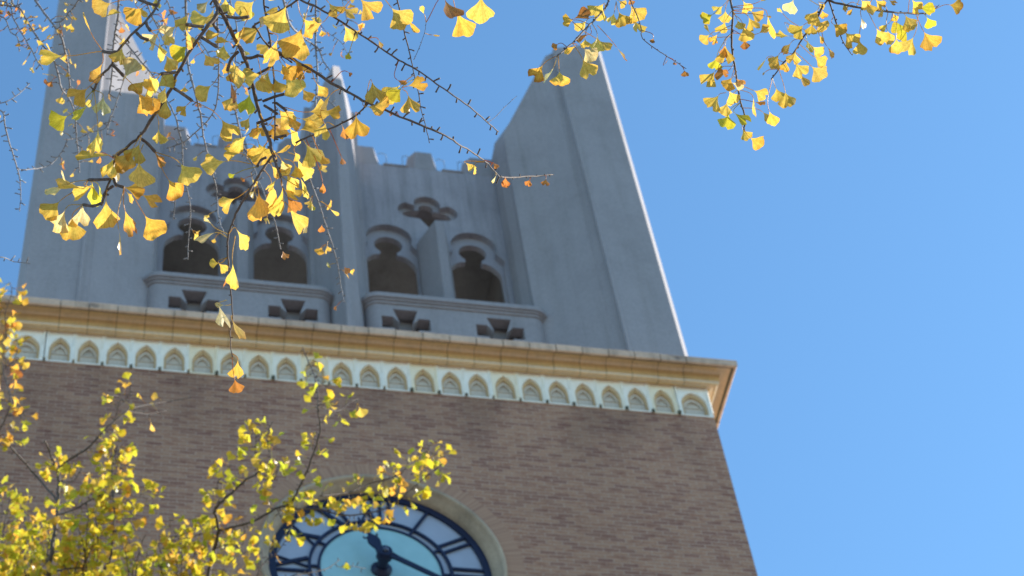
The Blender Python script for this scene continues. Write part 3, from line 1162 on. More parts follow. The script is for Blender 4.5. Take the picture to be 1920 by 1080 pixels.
bough(TA, BARK, [(-700, -260, 6.0), (-350, -215, 6.0)] + [limbA(x) for x in range(-150, 1901, 150)],
      [0.06, 0.055] + [0.05 - 0.044 * i / 14 for i in range(14)], (-7.2, -13.6, 0), trunk_r=0.17)


def hang(pts, r0, r1, **k):
    """branch that comes down from the bough above the frame"""
    (x0, y0), (x1, y1) = pts[0], pts[1]
    sl_ = (x0 - x1) / max(6, abs(y1 - y0)) if y1 != y0 else 0
    sl_ = max(-0.8, min(0.8, sl_))
    hx = x0 + sl_ * (y0 + 190)
    top_ = limbA(hx)
    d0 = field('A', x0, y0)
    mid = ((hx + x0) / 2 + 6, (top_[1] + y0) / 2, (top_[2] + d0) / 2)
    return near.branch(pts, r0, r1, head=[top_, mid], **k)


SP = (17, 0.019, 0.0024, 0)
SPT = (15, 0.011, 0.0017, 0)
# left mass
hang([(400, -6), (408, 22), (383, 57), (335, 132), (322, 165), (292, 210), (265, 252), (245, 270), (217, 298), (208, 330), (192, 380)], 0.0058, 0.0034, spurs=(42, 0.012, 0.003, 0))
hang([(398, -8), (420, 30), (440, 72), (458, 107), (470, 145), (480, 185), (490, 225), (502, 255), (512, 290)], 0.0062, 0.0050, spurs=(30, 0.016, 0.003, 0))
near.branch([(512, 290), (500, 306), (483, 333), (465, 362), (447, 390), (435, 420), (427, 446), (428, 490), (432, 520), (432, 540), (436, 592), (432, 627), (435, 668)], 0.0042, 0.0014, spurs=(36, 0.008, 0.0018, 0))
near.branch([(512, 290), (519, 312), (526, 330)], 0.0042, 0.0034, spurs=(14, 0.012, 0.003, 0))
hang([(494, -4), (500, 37), (506, 75), (510, 112), (514, 155), (516, 205), (515, 262)], 0.0034, 0.0022, spurs=(22, 0.013, 0.0024, 0))
hang([(303, -6), (295, 10), (272, 42), (250, 62), (220, 97), (210, 120), (190, 142), (176, 168)], 0.0036, 0.0036, spurs=(60, 0.01, 0.002, 0))
hang([(556, -8), (587, 10), (640, 40), (687, 72), (747, 112), (780, 130), (830, 165), (880, 200), (915, 230), (934, 247)], 0.0034, 0.0016, spurs=SP)
near.branch([(915, 230), (930, 218), (945, 202), (959, 189), (969, 180)], 0.0009, 0.0006, spurs=(15, 0.004, 0.0009, 0))
near.branch([(512, 95), (542, 107), (585, 132), (630, 160), (675, 185), (692, 194), (730, 210), (780, 231), (830, 252), (860, 270), (895, 292), (915, 307), (937, 332)], 0.0046, 0.0017, spurs=SP)
near.branch([(937, 332), (960, 333), (983, 331), (1010, 330), (1036, 327)], 0.0027, 0.0018, spurs=(12, 0.008, 0.002, 0))
near.branch([(692, 192), (680, 205), (665, 218), (640, 232), (612, 244), (585, 254), (558, 266)], 0.0026, 0.0026, spurs=(28, 0.008, 0.0022, 0))
hang([(743, -8), (750, 20), (757, 55), (767, 95), (777, 140), (785, 175), (790, 207), (797, 232), (805, 266)], 0.0024, 0.0011, spurs=(17, 0.014, 0.0018, 0), dz=-0.06)
near.branch([(776, 112), (785, 92), (796, 62), (799, 42)], 0.0009, 0.0006, spurs=(14, 0.004, 0.001, 0), dz=-0.06)
hang([(565, -6), (480, 45), (482, 55), (505, 88), (545, 115)], 0.003, 0.0026, spurs=(20, 0.012, 0.002, 0))
# upper right
hang([(1146, -8), (1142, 0), (1135, 15), (1120, 32), (1102, 50), (1082, 72), (1060, 92), (1045, 104)], 0.0036, 0.0022, spurs=(17, 0.005, 0.0032, 0))
hang([(1174, -12), (1182, 0), (1186, 10), (1195, 30), (1202, 52), (1205, 72), (1230, 92), (1250, 105), (1272, 119), (1285, 128)], 0.0024, 0.0011, spurs=(15, 0.006, 0.0015, 0))
hang([(1366, -10), (1369, 0), (1374, 25), (1372, 62), (1373, 100), (1379, 130), (1384, 167), (1390, 197), (1397, 220), (1395, 243)], 0.0042, 0.0026, spurs=(20, 0.006, 0.0034, 0))
hang([(1562, -14), (1552, 0), (1540, 17), (1527, 42), (1505, 72), (1490, 97), (1470, 117), (1448, 147)], 0.0040, 0.0022, spurs=(21, 0.006, 0.0032, 0))
near.branch([(1554, 0), (1562, 25), (1570, 50), (1582, 80), (1597, 102)], 0.0028, 0.0017, spurs=(14, 0.005, 0.0026, 0))
near.branch([(1552, 0), (1570, 6), (1615, 15), (1665, 22), (1710, 25), (1735, 25)], 0.0040, 0.0026, spurs=(22, 0.006, 0.0034, 0))
near.branch([(1735, 25), (1748, 20), (1760, 10)], 0.0014, 0.001)

# thick spur shoots, traced (quarter pixel units of the left top crop)
Z = lambda l: [(x / 4.0, y / 4.0) for x, y in l]
for l in ([(875, 388), (820, 395), (770, 385)], [(845, 485), (885, 525), (930, 572)], [(1020, 240), (1060, 280), (1115, 300)], [(1095, 160), (1105, 195), (1130, 232)],
          [(1185, 45), (1110, 25), (1040, -5)], [(1330, 545), (1270, 545), (1205, 555)], [(1525, 200), (1460, 195), (1395, 185)], [(1510, 280), (1560, 310), (1625, 352)],
          [(1300, 660), (1370, 705), (1440, 755)], [(1690, 120), (1780, 135), (1870, 125)], [(1835, 432), (1880, 435), (1930, 420)], [(1790, 385), (1735, 440), (1705, 530)],
          [(1060, 1040), (1110, 1080), (1165, 1140)], [(1630, 140), (1600, 180), (1640, 230)]):
    near.stub(Z(l), 0.0042)
for l in ([(853, 1340), (870, 1385), (930, 1405)], [(820, 1345), (740, 1348), (665, 1348)], [(850, 1395), (800, 1430), (775, 1475)], [(770, 1520), (700, 1545), (625, 1535)]):
    near.stub(Z(l), 0.0040)
for l in ([(2030, 425), (1980, 425), (1925, 415)], [(2030, 500), (1980, 530), (1925, 560)], [(2040, 370), (2100, 395), (2150, 425)], [(2060, 640), (2100, 655), (2150, 650)],
          [(1970, 760), (2060, 725), (2135, 705)], [(1980, 790), (2030, 820), (2080, 855)], [(2070, 770), (2110, 800), (2150, 832)], [(2040, 880), (1985, 905), (1925, 925)],
          [(2060, 1030), (2100, 1025), (2150, 1015)], [(2000, 1180), (1960, 1200), (1930, 1250)]):
    near.stub(Z(l), 0.0038)

# leaves, traced: apex x,y  tip x,y  half spread  tint  [stalk foot x,y]   (quarter pixels, with crop offsets)
LV = [(0, 0, """830 25 715 75 48 y 1040 5;1075 55 965 150 42 o 1185 25;920 92 805 115 10 y 1010 60;680 240 625 108 15 o 790 370;470 420 312 420 30 d 770 375;380 385 348 338 25 y;
765 480 690 605 33 o 790 400;935 585 1015 470 30 w 925 575;505 870 395 930 47 g 690 690;660 790 555 890 26 g 700 700;775 725 755 850 36 w 712 690;735 975 745 1142 29 Y 705 690;
1095 605 980 665 18 o;1180 585 1110 665 42 Y;1175 655 1285 570 30 Y;1035 690 1118 845 33 y 930 580;1145 690 1180 805 9 w;1245 640 1212 755 22 y;1585 640 1485 725 36 y 1650 555;
1400 790 1345 850 36 o;1660 895 1750 1020 36 y 1440 755;1870 880 1835 960 34 Y;1195 240 1120 350 30 w;1325 195 1215 262 34 w;1408 105 1340 205 26 Y;1195 315 1195 445 26 Y;
1245 415 1312 510 36 Y;1405 345 1300 425 44 g;1690 -10 1690 108 42 Y;1905 10 1800 100 42 Y;1722 315 1625 305 30 y;1832 195 1792 325 26 y;1680 335 1660 445 36 Y;1748 460 1792 625 32 Y;
1730 615 1755 750 26 b;1760 700 1720 820 34 y;1872 705 1855 845 36 g 1905 610;1390 215 1445 345 20 y;1170 -20 1165 60 34 Y;1040 60 1110 100 20 y;500 60 480 90 24 y;1240 250 1280 330 30 Y;
1500 320 1420 300 26 Y;1660 250 1560 290 26 y;1120 560 1180 700 28 Y;1830 60 1860 140 36 Y;1960 560 1990 690 34 y"""),
      (1920, 0, """225 50 140 215 38 Y;345 210 265 410 40 y;290 455 375 560 34 o 130 420;190 475 240 545 30 y;215 565 315 690 38 Y 60 520;140 590 180 690 34 y;345 660 400 755 26 y;455 625 520 710 26 d;
545 20 620 118 30 y;655 60 735 130 34 Y;785 -5 895 115 40 y;1020 62 1120 180 46 Y 970 0;1130 150 1220 228 12 o;1262 108 1235 50 30 y 1275 170;1415 -5 1470 140 24 b;1505 88 1590 250 28 o 1480 0;
1690 -25 1680 148 42 Y;700 390 685 440 36 g;870 612 910 775 36 y 800 790;1082 640 965 735 32 d;1092 658 1015 742 36 g;1140 645 1268 615 38 o 1098 660;1140 712 1180 838 36 y 1100 670;830 800 985 805 24 y;
750 868 770 1018 40 o 760 850;645 940 692 1028 12 b 635 930;400 840 535 830 30 y 190 800;510 830 625 860 24 o;335 890 485 915 28 Y 180 845;335 975 450 945 34 y;525 925 485 1035 38 Y;80 660 110 690 30 o;
60 100 150 60 26 y;110 330 20 380 28 y;180 330 330 350 22 w;160 300 90 470 30 y;255 255 315 430 32 y;30 200 70 130 26 w;920 300 940 352 22 o;1320 262 1372 262 16 o;690 540 720 560 30 r;240 870 300 970 30 o;
120 870 200 960 26 y;20 960 90 1010 30 y;250 960 330 1060 30 y;1060 600 1120 630 28 r;1040 840 1000 860 30 r"""),
      (0, 1080, """845 82 600 105 7 y 870 100;750 88 752 145 30 r;495 285 450 212 24 w 560 290;610 335 440 275 22 d 640 265;490 310 365 380 15 w;690 305 585 415 30 y;690 295 705 455 36 g;445 432 335 535 38 y 545 362;
490 490 425 645 26 w 620 455;620 455 605 615 34 w 640 465;540 555 545 705 42 y 620 470;795 425 805 615 36 y 820 350;870 75 925 200 30 o;845 150 890 275 26 y;1045 0 990 130 42 Y;1040 132 1062 310 31 Y 1075 0;
930 325 1065 345 30 o 865 320;1068 382 1190 440 33 o 1000 370;1260 262 1350 385 33 o 1165 65;1155 60 1235 150 18 b;1355 150 1455 275 40 Y 1175 45;1690 130 1535 160 30 Y 1885 150;890 640 930 812 11 y 905 340;
938 500 1000 675 36 o 915 345;1088 538 1185 685 38 o 1010 410;950 360 1005 425 26 o;1800 70 1690 55 30 d 1880 140;1765 225 1725 250 30 g;1585 600 1550 545 24 w 1690 680;1610 665 1480 705 24 w 1690 690;
1775 640 1850 775 20 Y 1720 690;1640 895 1580 895 42 d 1695 845;1640 895 1700 950 34 d 1695 845;1745 900 1765 1075 30 Y 1765 690;1715 975 1680 1070 22 r;740 310 780 400 28 g;640 310 700 330 20 y"""),
      (1920, 1080, """20 -5 75 135 42 d;375 0 470 140 36 Y;490 80 535 140 26 o;190 120 245 215 32 Y;120 165 175 240 30 y;290 155 330 248 30 d 210 110;312 110 362 262 26 Y 240 60;230 225 305 340 36 Y;335 260 402 382 22 Y;
115 285 142 490 26 y;200 320 222 515 18 d;212 340 315 420 36 y;230 390 310 500 24 b;252 480 340 655 30 Y 190 420;20 360 50 550 28 y;0 380 40 470 28 w;560 490 605 540 28 Y 488 430;500 290 510 360 30 r;
495 605 480 655 30 r;660 920 690 965 28 r;640 95 665 150 26 r;420 455 425 495 20 g;200 800 220 860 24 r;150 70 260 30 24 y;60 60 130 130 30 y;250 180 190 170 22 w;290 60 330 110 28 y;
395 605 345 650 20 w;1570 140 1640 170 20 y 1700 155;1640 160 1650 222 22 y 1700 155;1870 250 1868 310 30 r;1780 150 1810 170 24 r"""),
      (0, 2160, """1690 130 1620 125 12 w;1640 130 1715 275 16 w 1700 90;1742 240 1800 385 18 y 1735 215;1785 540 1780 668 24 o 1745 500;1760 685 1780 778 42 r 1750 520"""),
      (1120 * 0 + 1120 * 0, 1280, ""),
      (3840, 0, """460 150 385 160 46 o 560 172;460 140 575 118 16 b;685 28 610 125 46 Y 690 60;690 85 682 148 24 y;555 158 500 232 36 Y;580 258 480 272 20 b;548 292 552 352 46 y 560 200;765 98 745 175 36 Y 780 20;
800 88 845 182 40 d 780 10;890 45 965 145 46 y 860 0;900 125 900 175 40 o;920 148 940 245 30 y;640 268 640 385 31 Y 625 190;660 308 735 360 36 y 560 260;540 366 615 438 46 w;530 445 580 560 40 y 470 330;
480 345 400 392 22 o 460 325;785 355 850 440 10 o 640 190;345 330 305 355 42 b 400 335;230 490 160 590 38 o 340 412;310 510 265 620 20 w 352 412;355 535 365 638 50 y 360 415;1060 285 1050 318 40 b 995 215;
1290 525 1300 572 46 b;1215 460 1218 488 34 r;1140 485 1165 455 16 b;800 5 850 40 30 y;880 -10 900 30 30 b;1580 45 1525 95 36 Y;1600 80 1600 160 42 Y;1505 108 1430 150 42 g 1560 50;1600 160 1560 250 32 d;
1490 255 1438 200 14 d;1480 260 1425 310 42 Y;1540 258 1495 320 30 o;1690 150 1715 215 36 Y;1735 190 1770 295 36 y;1740 300 1752 360 42 b 1670 230;1735 10 1775 88 30 y;1790 85 1865 135 36 y;1775 130 1820 222 36 y;
1600 340 1600 468 36 d;1590 335 1600 420 20 b;1535 430 1520 515 42 g 1605 290;1520 538 1445 635 42 y 1640 500;1620 530 1535 575 24 b;1645 580 1600 660 40 o;1680 590 1740 635 24 b;1630 680 1665 775 30 y;
1550 714 1485 815 38 y 1605 695;1612 770 1590 858 40 Y;1625 860 1600 958 52 g;1670 848 1765 925 30 g;1815 680 1908 715 36 d 1740 650;1810 735 1825 865 14 y;1820 765 1890 780 24 b;1730 970 1765 1040 40 d;
1788 1033 1865 1092 40 o;1880 840 1945 900 34 y 1740 800;1560 520 1620 560 26 b;1650 620 1720 660 20 w;1850 250 1925 220 28 y;1900 120 1940 130 24 o;1860 10 1900 -10 30 o;1905 440 1850 520 20 d;1900 540 1880 560 30 o"""),
      (5760, 0, """190 0 155 88 44 w;1360 36 1458 50 40 o 1240 65;1125 60 1235 70 20 g;1080 -5 1130 88 12 o;1190 128 1242 190 26 g 1165 105;1030 114 1082 215 42 Y;1170 240 1232 365 42 o 1105 128;1055 195 955 260 50 g 1000 300;
1090 280 1025 390 42 Y;962 285 975 392 36 y;815 215 865 318 36 y 735 100;895 230 925 322 30 d 900 120;900 180 842 222 30 d;700 130 722 210 30 y;685 300 690 402 36 y 695 190;580 243 655 330 42 y;488 180 575 230 34 o;
372 75 320 180 40 y;372 165 430 222 52 y;405 75 425 130 24 o;265 190 185 260 42 d;160 270 70 275 20 d;130 185 165 240 14 d;330 175 322 255 40 y;290 295 325 388 22 g;335 350 405 400 36 Y;352 430 425 475 40 y;
172 320 118 400 26 o;205 388 180 475 46 Y;80 410 25 500 40 y;140 462 115 530 40 o;210 475 265 565 46 Y;330 500 415 580 46 Y 228 400;240 552 275 645 30 o;60 662 90 750 46 d 45 600;130 690 155 800 46 y 105 540;
440 345 502 425 18 o 400 230;385 262 410 322 18 o;10 835 45 930 36 o;745 10 770 100 40 y;810 0 850 60 36 y;700 0 740 60 34 Y;900 0 960 25 20 o;640 60 600 105 20 o;560 10 600 60 30 y;870 60 840 130 30 y;
940 100 965 150 28 o;1210 60 1212 110 24 o;380 20 420 60 20 d;0 120 10 270 18 o;110 100 80 60 20 y;590 60 570 80 18 o;650 20 690 45 26 y;760 50 800 100 30 y""")]
LV.append((3600, 800, "200 545 185 598 40 r 205 528;375 545 355 592 42 r 370 528;495 540 488 592 36 r 490 520;120 515 105 572 12 w 112 505;100 420 135 450 26 r 90 430"))
for ox, oy, txt in LV:
    for rec in txt.replace('\n', '').split(';'):
        q = rec.split()
        if len(q) < 6: continue
        v = [(float(q[i]) + (ox, oy)[i % 2]) / 4.0 for i in range(4)]
        pet = ((float(q[6]) + ox) / 4.0, (float(q[7]) + oy) / 4.0) if len(q) > 6 else None
        near.leaf_px(v[0], v[1], v[2], v[3], float(q[4]), q[5], pet)
# the tangle where the twigs cross: more leaves on the spurs there
rr_ = near.rr
k_ = 0
for e in near.br[:12]:
    for t_ in e[3]:
        x, y = t_[2]
        if not (150 < x < 640 and -20 < y < 470) or rr_.random() > (0.62 if 430 < x < 620 and 200 < y < 420 else 0.36): continue
        a_ = rr_.uniform(30, 150)
        l_ = rr_.uniform(24, 40)
        st = rr_.uniform(14, 42)
        ax = x + st * math.cos(rad(a_)); ay = y + st * math.sin(rad(a_))
        b_ = a_ + rr_.uniform(-35, 35)
        near.leaf_px(ax, ay, ax + l_ * math.cos(rad(b_)), ay + l_ * math.sin(rad(b_)), rr_.choice((18, 28, 32, 36, 38, 42)), rr_.choice('YYYYyyyyow'), (x, y))
near.finish()
reroot(TA)

# ---------------------------------------------------------------- middle tree: nearly bare pale twigs, small leaves
TB = empty('ginkgo_tree', (-10.2, -9.2, 0))
tag(TB, 'almost bare ginkgo tree with pale grey knobbly twigs dangling at upper left', 'tree', group='ginkgo trees before the tower')
mid = Tree(TB, 'B', BARK_G, 0.6)


def limbB(x): return (x, -170 + 10 * math.sin(x / 90.0), 9.6 + 0.25 * math.sin(x / 150.0))


bough(TB, BARK_G, [(-700, -240, 9.6), (-420, -190, 9.6), (-230, -170, 9.6)] + [limbB(x) for x in range(-100, 701, 100)],
      [0.09, 0.08, 0.07] + [0.062 - 0.045 * i / 8 for i in range(9)], (-10.2, -9.2, 0), trunk_r=0.2)
# side bough down the left, outside the view
m = MB()
sm = smooth_path([(*at(x, y, d), r) for x, y, d, r in ((-420, -190, 9.6, 0.06), (-260, -40, 9.7, 0.045), (-170, 150, 9.8, 0.03), (-130, 330, 9.7, 0.02), (-120, 520, 9.7, 0.012))], 4)
m.tube([Vector(q[:3]) for q in sm], [q[3] for q in sm], 8)
m.build('bough', BARK_G, TB, smooth=True, fix=False)


def fall(pts, r0, r1, sp=(11, 0.026, 0.0027, 0), leaf=0.25, pal='oyyrY', **k):
    if k.pop('left', False):
        x0, y0 = pts[0]
        head = [(-150, y0 + 20, 9.7), ((x0 - 150) / 2, y0 + 8, field('B', x0, y0))]
    elif k.pop('free', False):
        head = None
    else:
        x0, y0 = pts[0]; x1, y1 = pts[1]
        sl_ = max(-0.7, min(0.7, (x0 - x1) / max(6, abs(y1 - y0))))
        hx = x0 + sl_ * (y0 + 170)
        t_ = limbB(hx)
        head = [t_, ((hx + x0) / 2, (t_[1] + y0) / 2, field('B', x0, y0))]
    e = mid.branch(pts, r0, r1, spurs=sp, head=head, sides=6, **k)
    for t_ in e[3]:
        if mid.rr.random() < leaf:
            mid.spray(e, t_, mid.rr.choice((1, 1, 2)), 0.036, pal, 0.7, 0.03)
    return e


fall([(65, -8), (68, 4), (95, 40), (110, 60), (118, 78), (125, 110), (129, 140), (131, 168)], 0.0055, 0.004, leaf=0.4)
fall([(131, 168), (142, 171), (158, 172)], 0.003, 0.002, free=True)
fall([(20, -6), (25, 8), (40, 20), (60, 55), (80, 85), (97, 105), (107, 130), (115, 165), (130, 185), (140, 215), (143, 250), (146, 280), (149, 322)], 0.0055, 0.0032, leaf=0.45)
fall([(12, 10), (25, 35), (45, 70), (60, 95), (70, 115), (80, 128)], 0.004, 0.0025, leaf=0.7, left=True)
fall([(-2, 205), (10, 240), (20, 275), (32, 315), (37, 335), (39, 370), (37, 395)], 0.004, 0.002, leaf=0.05, left=True)
fall([(-2, 194), (30, 180), (55, 157)], 0.003, 0.002, leaf=0.1, left=True)
fall([(150, -6), (140, 12), (130, 22), (118, 38), (103, 42)], 0.004, 0.003, leaf=0.35)
fall([(0, 30), (20, 60), (33, 70), (36, 95)], 0.003, 0.0025, leaf=0.8, left=True, pal='roob')
fall([(0, 2), (20, 12), (38, 8)], 0.004, 0.003, leaf=0.9, left=True)
fall([(223, -6), (222, 5), (220, 40), (215, 65), (212, 95), (210, 140), (205, 176)], 0.0065, 0.004, leaf=0.1)
fall([(217, 65), (240, 85), (268, 120), (285, 140), (312, 187), (328, 217), (335, 245), (342, 272), (343, 320), (350, 352), (357, 395), (354, 445), (352, 484)], 0.0045, 0.0024, leaf=0.12, free=True)
fall([(247, 92), (240, 122), (232, 150), (220, 187), (205, 230), (200, 252)], 0.003, 0.002, leaf=0.3, free=True)
fall([(343, 322), (338, 345), (330, 370), (325, 410)], 0.0032, 0.0022, leaf=0.1, free=True)
fall([(350, 60), (352, 118), (362, 160), (375, 212), (380, 250), (385, 270), (392, 302), (405, 352), (410, 410), (422, 442)], 0.0055, 0.0028, leaf=0.1)
fall([(408, 60), (410, 112), (410, 140), (408, 180), (400, 212), (375, 240), (345, 266), (315, 277)], 0.004, 0.0025, leaf=0.15)
fall([(440, 200), (455, 270), (465, 290), (475, 312), (484, 337), (500, 374), (510, 400), (519, 431), (526, 466)], 0.0048, 0.0028, leaf=0.2, free=True)
fall([(592, 6), (592, 75), (595, 140), (592, 190), (590, 270), (587, 310), (580, 332), (597, 377), (615, 435), (630, 482), (640, 540), (645, 565)], 0.005, 0.0022, leaf=0.22)
fall([(530, -6), (545, 47), (575, 75), (597, 92), (605, 112), (617, 130)], 0.0065, 0.003, leaf=0.1)
fall([(594, 176), (620, 192), (636, 212)], 0.004, 0.003, leaf=0.1, free=True)
fall([(-2, 482), (25, 490), (55, 494)], 0.003, 0.0018, leaf=0.0, left=True)
fall([(126, 262), (120, 278), (110, 292), (92, 310), (62, 317), (34, 318)], 0.003, 0.002, leaf=0.1, free=True)
fall([(208, 215), (198, 240), (170, 248), (150, 258), (122, 262)], 0.003, 0.002, leaf=0.5, free=True)
fall([(270, -6), (285, 30), (300, 60), (312, 90)], 0.004, 0.003, leaf=0.4)
fall([(310, -6), (330, 40), (345, 60), (380, 85), (395, 110)], 0.004, 0.002, leaf=0.5)
fall([(640, -6), (650, 40), (640, 62)], 0.0025, 0.0015, leaf=0.4)
fall([(615, 62), (640, 80), (653, 105)], 0.0018, 0.0012, leaf=0.4, free=True)
fall([(430, -6), (445, 60), (440, 130), (445, 210)], 0.004, 0.002, leaf=0.2)
mid.finish()
reroot(TB)

# ---------------------------------------------------------------- far tree: crown rising in front of the brickwork
TC = empty('ginkgo_tree', (-5.3, -5.2, 0))
tag(TC, 'bushy yellow-green ginkgo tree whose crown rises before the clock at lower left', 'tree', group='ginkgo trees before the tower')
far = Tree(TC, 'C', BARK_C, 0.9)
# trunk and main forks below the view
m = MB()
tp = [Vector((-5.3, -5.2, -0.05)), Vector((-5.28, -5.17, 3)), Vector((-5.33, -5.1, 6)), Vector((-5.35, -5.05, 9)), at(230, 1900, 17.8), at(240, 1500, 18.0)]
m.tube([Vector(q[:3]) for q in smooth_path([tuple(p) for p in tp], 4)], [0.2 - 0.13 * i / 20 for i in range(21)], 12)
m.build('trunk', BARK_T, TC, smooth=True, fix=False)
PALC = 'ggGGGLLLYo'


def twig(pts, r0, r1, leaf=0.9, cnt=(2, 3, 4), sp=(9, 0.035, 0.0035, 0), size=0.08, head=None, pal=PALC):
    e = far.branch(pts, r0, r1, spurs=sp, head=head, sides=6)
    for t_ in e[3]:
        if far.rr.random() < leaf:
            far.spray(e, t_, far.rr.choice(cnt), size, pal, 0.15, 0.05)
    return e


H1 = [(240, 1500, 18.0), (120, 1200, 18.1)]
H2 = [(240, 1500, 18.0), (370, 1220, 18.1)]
H3 = [(240, 1500, 18.0), (215, 1180, 18.0)]
H0 = [(240, 1500, 18.0), (-10, 1240, 17.8)]
H4 = [(370, 1220, 18.1), (480, 1140, 18.1)]
twig([(92, 1085), (97, 1035), (107, 965), (110, 915), (107, 882), (97, 855), (86, 828)], 0.022, 0.007, leaf=0.6, head=H1)
twig([(-4, 812), (40, 860), (75, 900), (107, 937)], 0.008, 0.011, leaf=0.1)
twig([(107, 884), (125, 865), (165, 840), (192, 810), (215, 790), (240, 768)], 0.010, 0.006, leaf=0.6, cnt=(1, 2, 3))
twig([(240, 768), (270, 760), (320, 752), (357, 745)], 0.006, 0.003, leaf=0.3, cnt=(1, 1), sp=(16, 0.02, 0.003, 0), pal='roY')
twig([(238, 770), (275, 776), (312, 770)], 0.004, 0.003, leaf=0.3, cnt=(1, 1), pal='roY')
twig([(215, 790), (220, 768), (225, 745), (208, 742)], 0.004, 0.003, leaf=0.8, cnt=(1, 2), pal='oYg')
twig([(220, 765), (240, 745), (246, 722)], 0.004, 0.003, leaf=0.7, cnt=(1, 2), pal='oYg')
twig([(97, 1072), (130, 1066), (165, 1064), (198, 1064)], 0.008, 0.006, leaf=0.8)
twig([(195, 1085), (207, 1045), (212, 1000), (214, 950), (210, 905), (213, 860), (228, 828)], 0.012, 0.004, leaf=1.0, cnt=(3, 4, 5), head=H3)
twig([(110, 965), (140, 955), (165, 940), (200, 925), (240, 928), (284, 936)], 0.007, 0.003, leaf=0.95, cnt=(2, 3, 4))
twig([(212, 1000), (232, 985), (246, 970), (240, 940)], 0.005, 0.003, leaf=1, cnt=(3, 4))
twig([(210, 930), (225, 890), (222, 850), (232, 832)], 0.005, 0.003, leaf=1, cnt=(3, 4))
twig([(107, 900), (125, 905), (140, 900), (152, 880)], 0.004, 0.003, leaf=1, cnt=(2, 3))
twig([(390, 1085), (402, 1030), (410, 995), (403, 960), (412, 945), (435, 922), (455, 905), (485, 885)], 0.022, 0.007, leaf=0.7, cnt=(2, 3), head=H2)
twig([(410, 995), (450, 985), (480, 975), (515, 955), (545, 943), (562, 912), (580, 872), (600, 810), (597, 777), (596, 740), (589, 702), (577, 676), (567, 653)], 0.012, 0.004, leaf=0.55, cnt=(1, 2, 3))
twig([(545, 955), (600, 955), (640, 966), (690, 962), (730, 950), (752, 934), (770, 918), (800, 893), (830, 870)], 0.008, 0.003, leaf=0.9, cnt=(2, 3, 4))
twig([(600, 930), (655, 923), (692, 907), (730, 897), (755, 885), (770, 862), (800, 848), (835, 858)], 0.006, 0.003, leaf=0.8, cnt=(2, 3, 4))
twig([(770, 890), (795, 866), (805, 842), (800, 832)], 0.004, 0.003, leaf=1, cnt=(2, 3))
twig([(485, 885), (510, 900), (520, 880), (505, 850), (502, 815), (510, 792)], 0.005, 0.003, leaf=1, cnt=(2, 3, 4))
twig([(485, 885), (478, 850), (480, 820), (476, 800)], 0.005, 0.003, leaf=1, cnt=(2, 3))
twig([(405, 960), (412, 930), (408, 905), (425, 885), (432, 872)], 0.005, 0.003, leaf=1, cnt=(2, 3))
twig([(596, 760), (620, 770), (640, 768), (660, 752), (672, 748)], 0.004, 0.003, leaf=0.8, cnt=(1, 2, 3))
twig([(589, 705), (605, 720), (615, 728)], 0.003, 0.002, leaf=1, cnt=(2, 2))
twig([(480, 1085), (500, 1050), (517, 1040), (540, 1005), (549, 980)], 0.005, 0.003, leaf=0.5, cnt=(1, 2, 3), head=H4)
twig([(540, 1085), (567, 1077), (600, 1070), (617, 1064), (636, 1050)], 0.006, 0.003, leaf=0.5, cnt=(1, 2), head=[(480, 1140, 18.1)])
twig([(640, 1064), (660, 1062), (686, 1066)], 0.003, 0.002, leaf=0.4, cnt=(1, 1), pal='roY')
twig([(490, 1062), (492, 1040), (491, 1030)], 0.004, 0.003, leaf=0.1)
twig([(402, 1030), (430, 1020), (450, 1030), (460, 1050)], 0.005, 0.003, leaf=1, cnt=(2, 3, 4))
twig([(405, 1010), (380, 1000), (350, 1010), (325, 995), (318, 975)], 0.006, 0.003, leaf=1, cnt=(3, 4, 5))
twig([(520, 955), (530, 975), (545, 985)], 0.004, 0.003, leaf=1, cnt=(2, 3))
twig([(455, 985), (460, 1000), (455, 1020)], 0.004, 0.003, leaf=1, cnt=(2, 3))
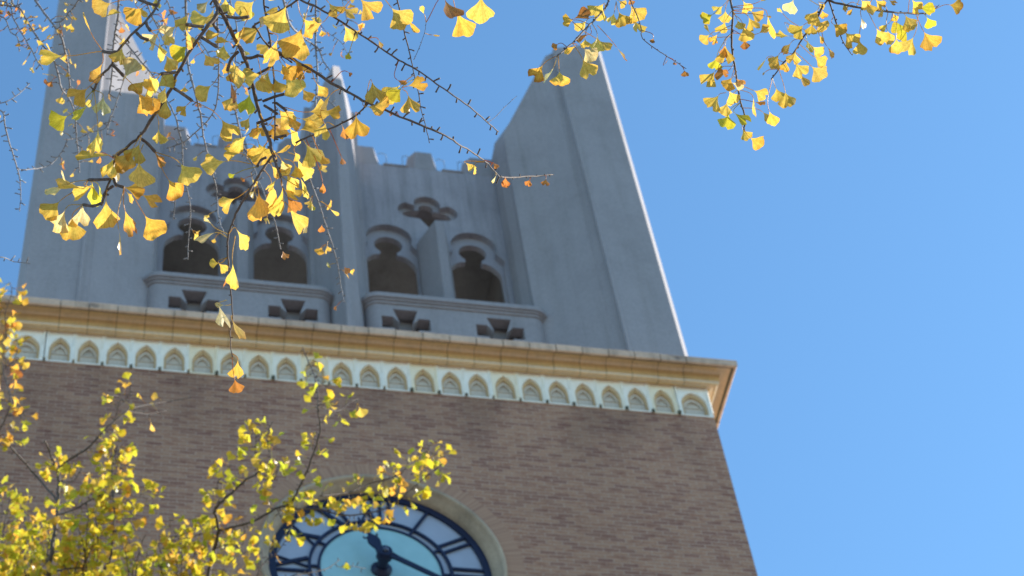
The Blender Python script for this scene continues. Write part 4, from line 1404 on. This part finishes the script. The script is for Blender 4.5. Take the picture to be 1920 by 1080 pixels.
# dense lower left clump
rr_ = far.rr
for i, (x, y) in enumerate([(20, 930), (45, 950), (62, 985), (20, 985), (40, 1020), (75, 1020), (15, 1050), (60, 1058), (92, 1000), (120, 1060), (150, 1040), (175, 1020), (150, 1000), (250, 1060), (235, 1030), (275, 1050), (300, 1065),
                            (300, 1030), (330, 1050), (340, 1020), (365, 1040), (380, 1065), (350, 1072), (420, 1066), (445, 1075), (180, 975), (165, 960), (5, 960), (5, 1010), (265, 1020)]):
    bx = (-10, 60, 207, 300, 400)[min(4, int((x + 40) / 95))]
    bx = x + rr_.uniform(-25, 25)
    twig([(bx, 1120), ((bx + x) / 2 + rr_.uniform(-12, 12), (1120 + y) / 2), (x, y), (x + rr_.uniform(-12, 12), y - 16)], 0.007, 0.003, leaf=1, cnt=(2, 3, 4), sp=(11, 0.04, 0.003, 0),
         head=[(240 + (bx - 240) * 0.4, 1330, 18.1)])
# column of leaves on the left edge
twig([(-60, 1010), (-45, 900), (-12, 830), (12, 780), (20, 745), (5, 690), (12, 640), (10, 590), (22, 548), (18, 530)], 0.008, 0.003, leaf=0.9, cnt=(2, 3, 4), head=H0, pal='gggYyoor')
twig([(8, 690), (22, 680), (34, 652), (28, 625)], 0.004, 0.003, leaf=0.9, cnt=(2, 3), pal='gggYyoor')
twig([(12, 780), (35, 778), (52, 768)], 0.004, 0.003, leaf=0.9, cnt=(2, 3), pal='gggYyoor')
twig([(5, 640), (-4, 620), (2, 580)], 0.004, 0.003, leaf=0.9, cnt=(2, 3, 4), pal='gggYyoor')
# lower crown out of view, so the tree does not stop at the picture's edge
for k in range(26):
    x0, y0 = 240 + rr_.uniform(-60, 60), 1380 + rr_.uniform(-60, 200)
    x, y = 240 + rr_.uniform(-420, 480), 1180 + rr_.uniform(-20, 420)
    twig([(x0, y0), ((x0 + x) / 2 + rr_.uniform(-30, 30), (y0 + y) / 2 + 20), (x, y)], 0.012, 0.003, leaf=0.9, cnt=(2, 3, 4), sp=(22, 0.05, 0.003, 0))
far.finish()
reroot(TC)
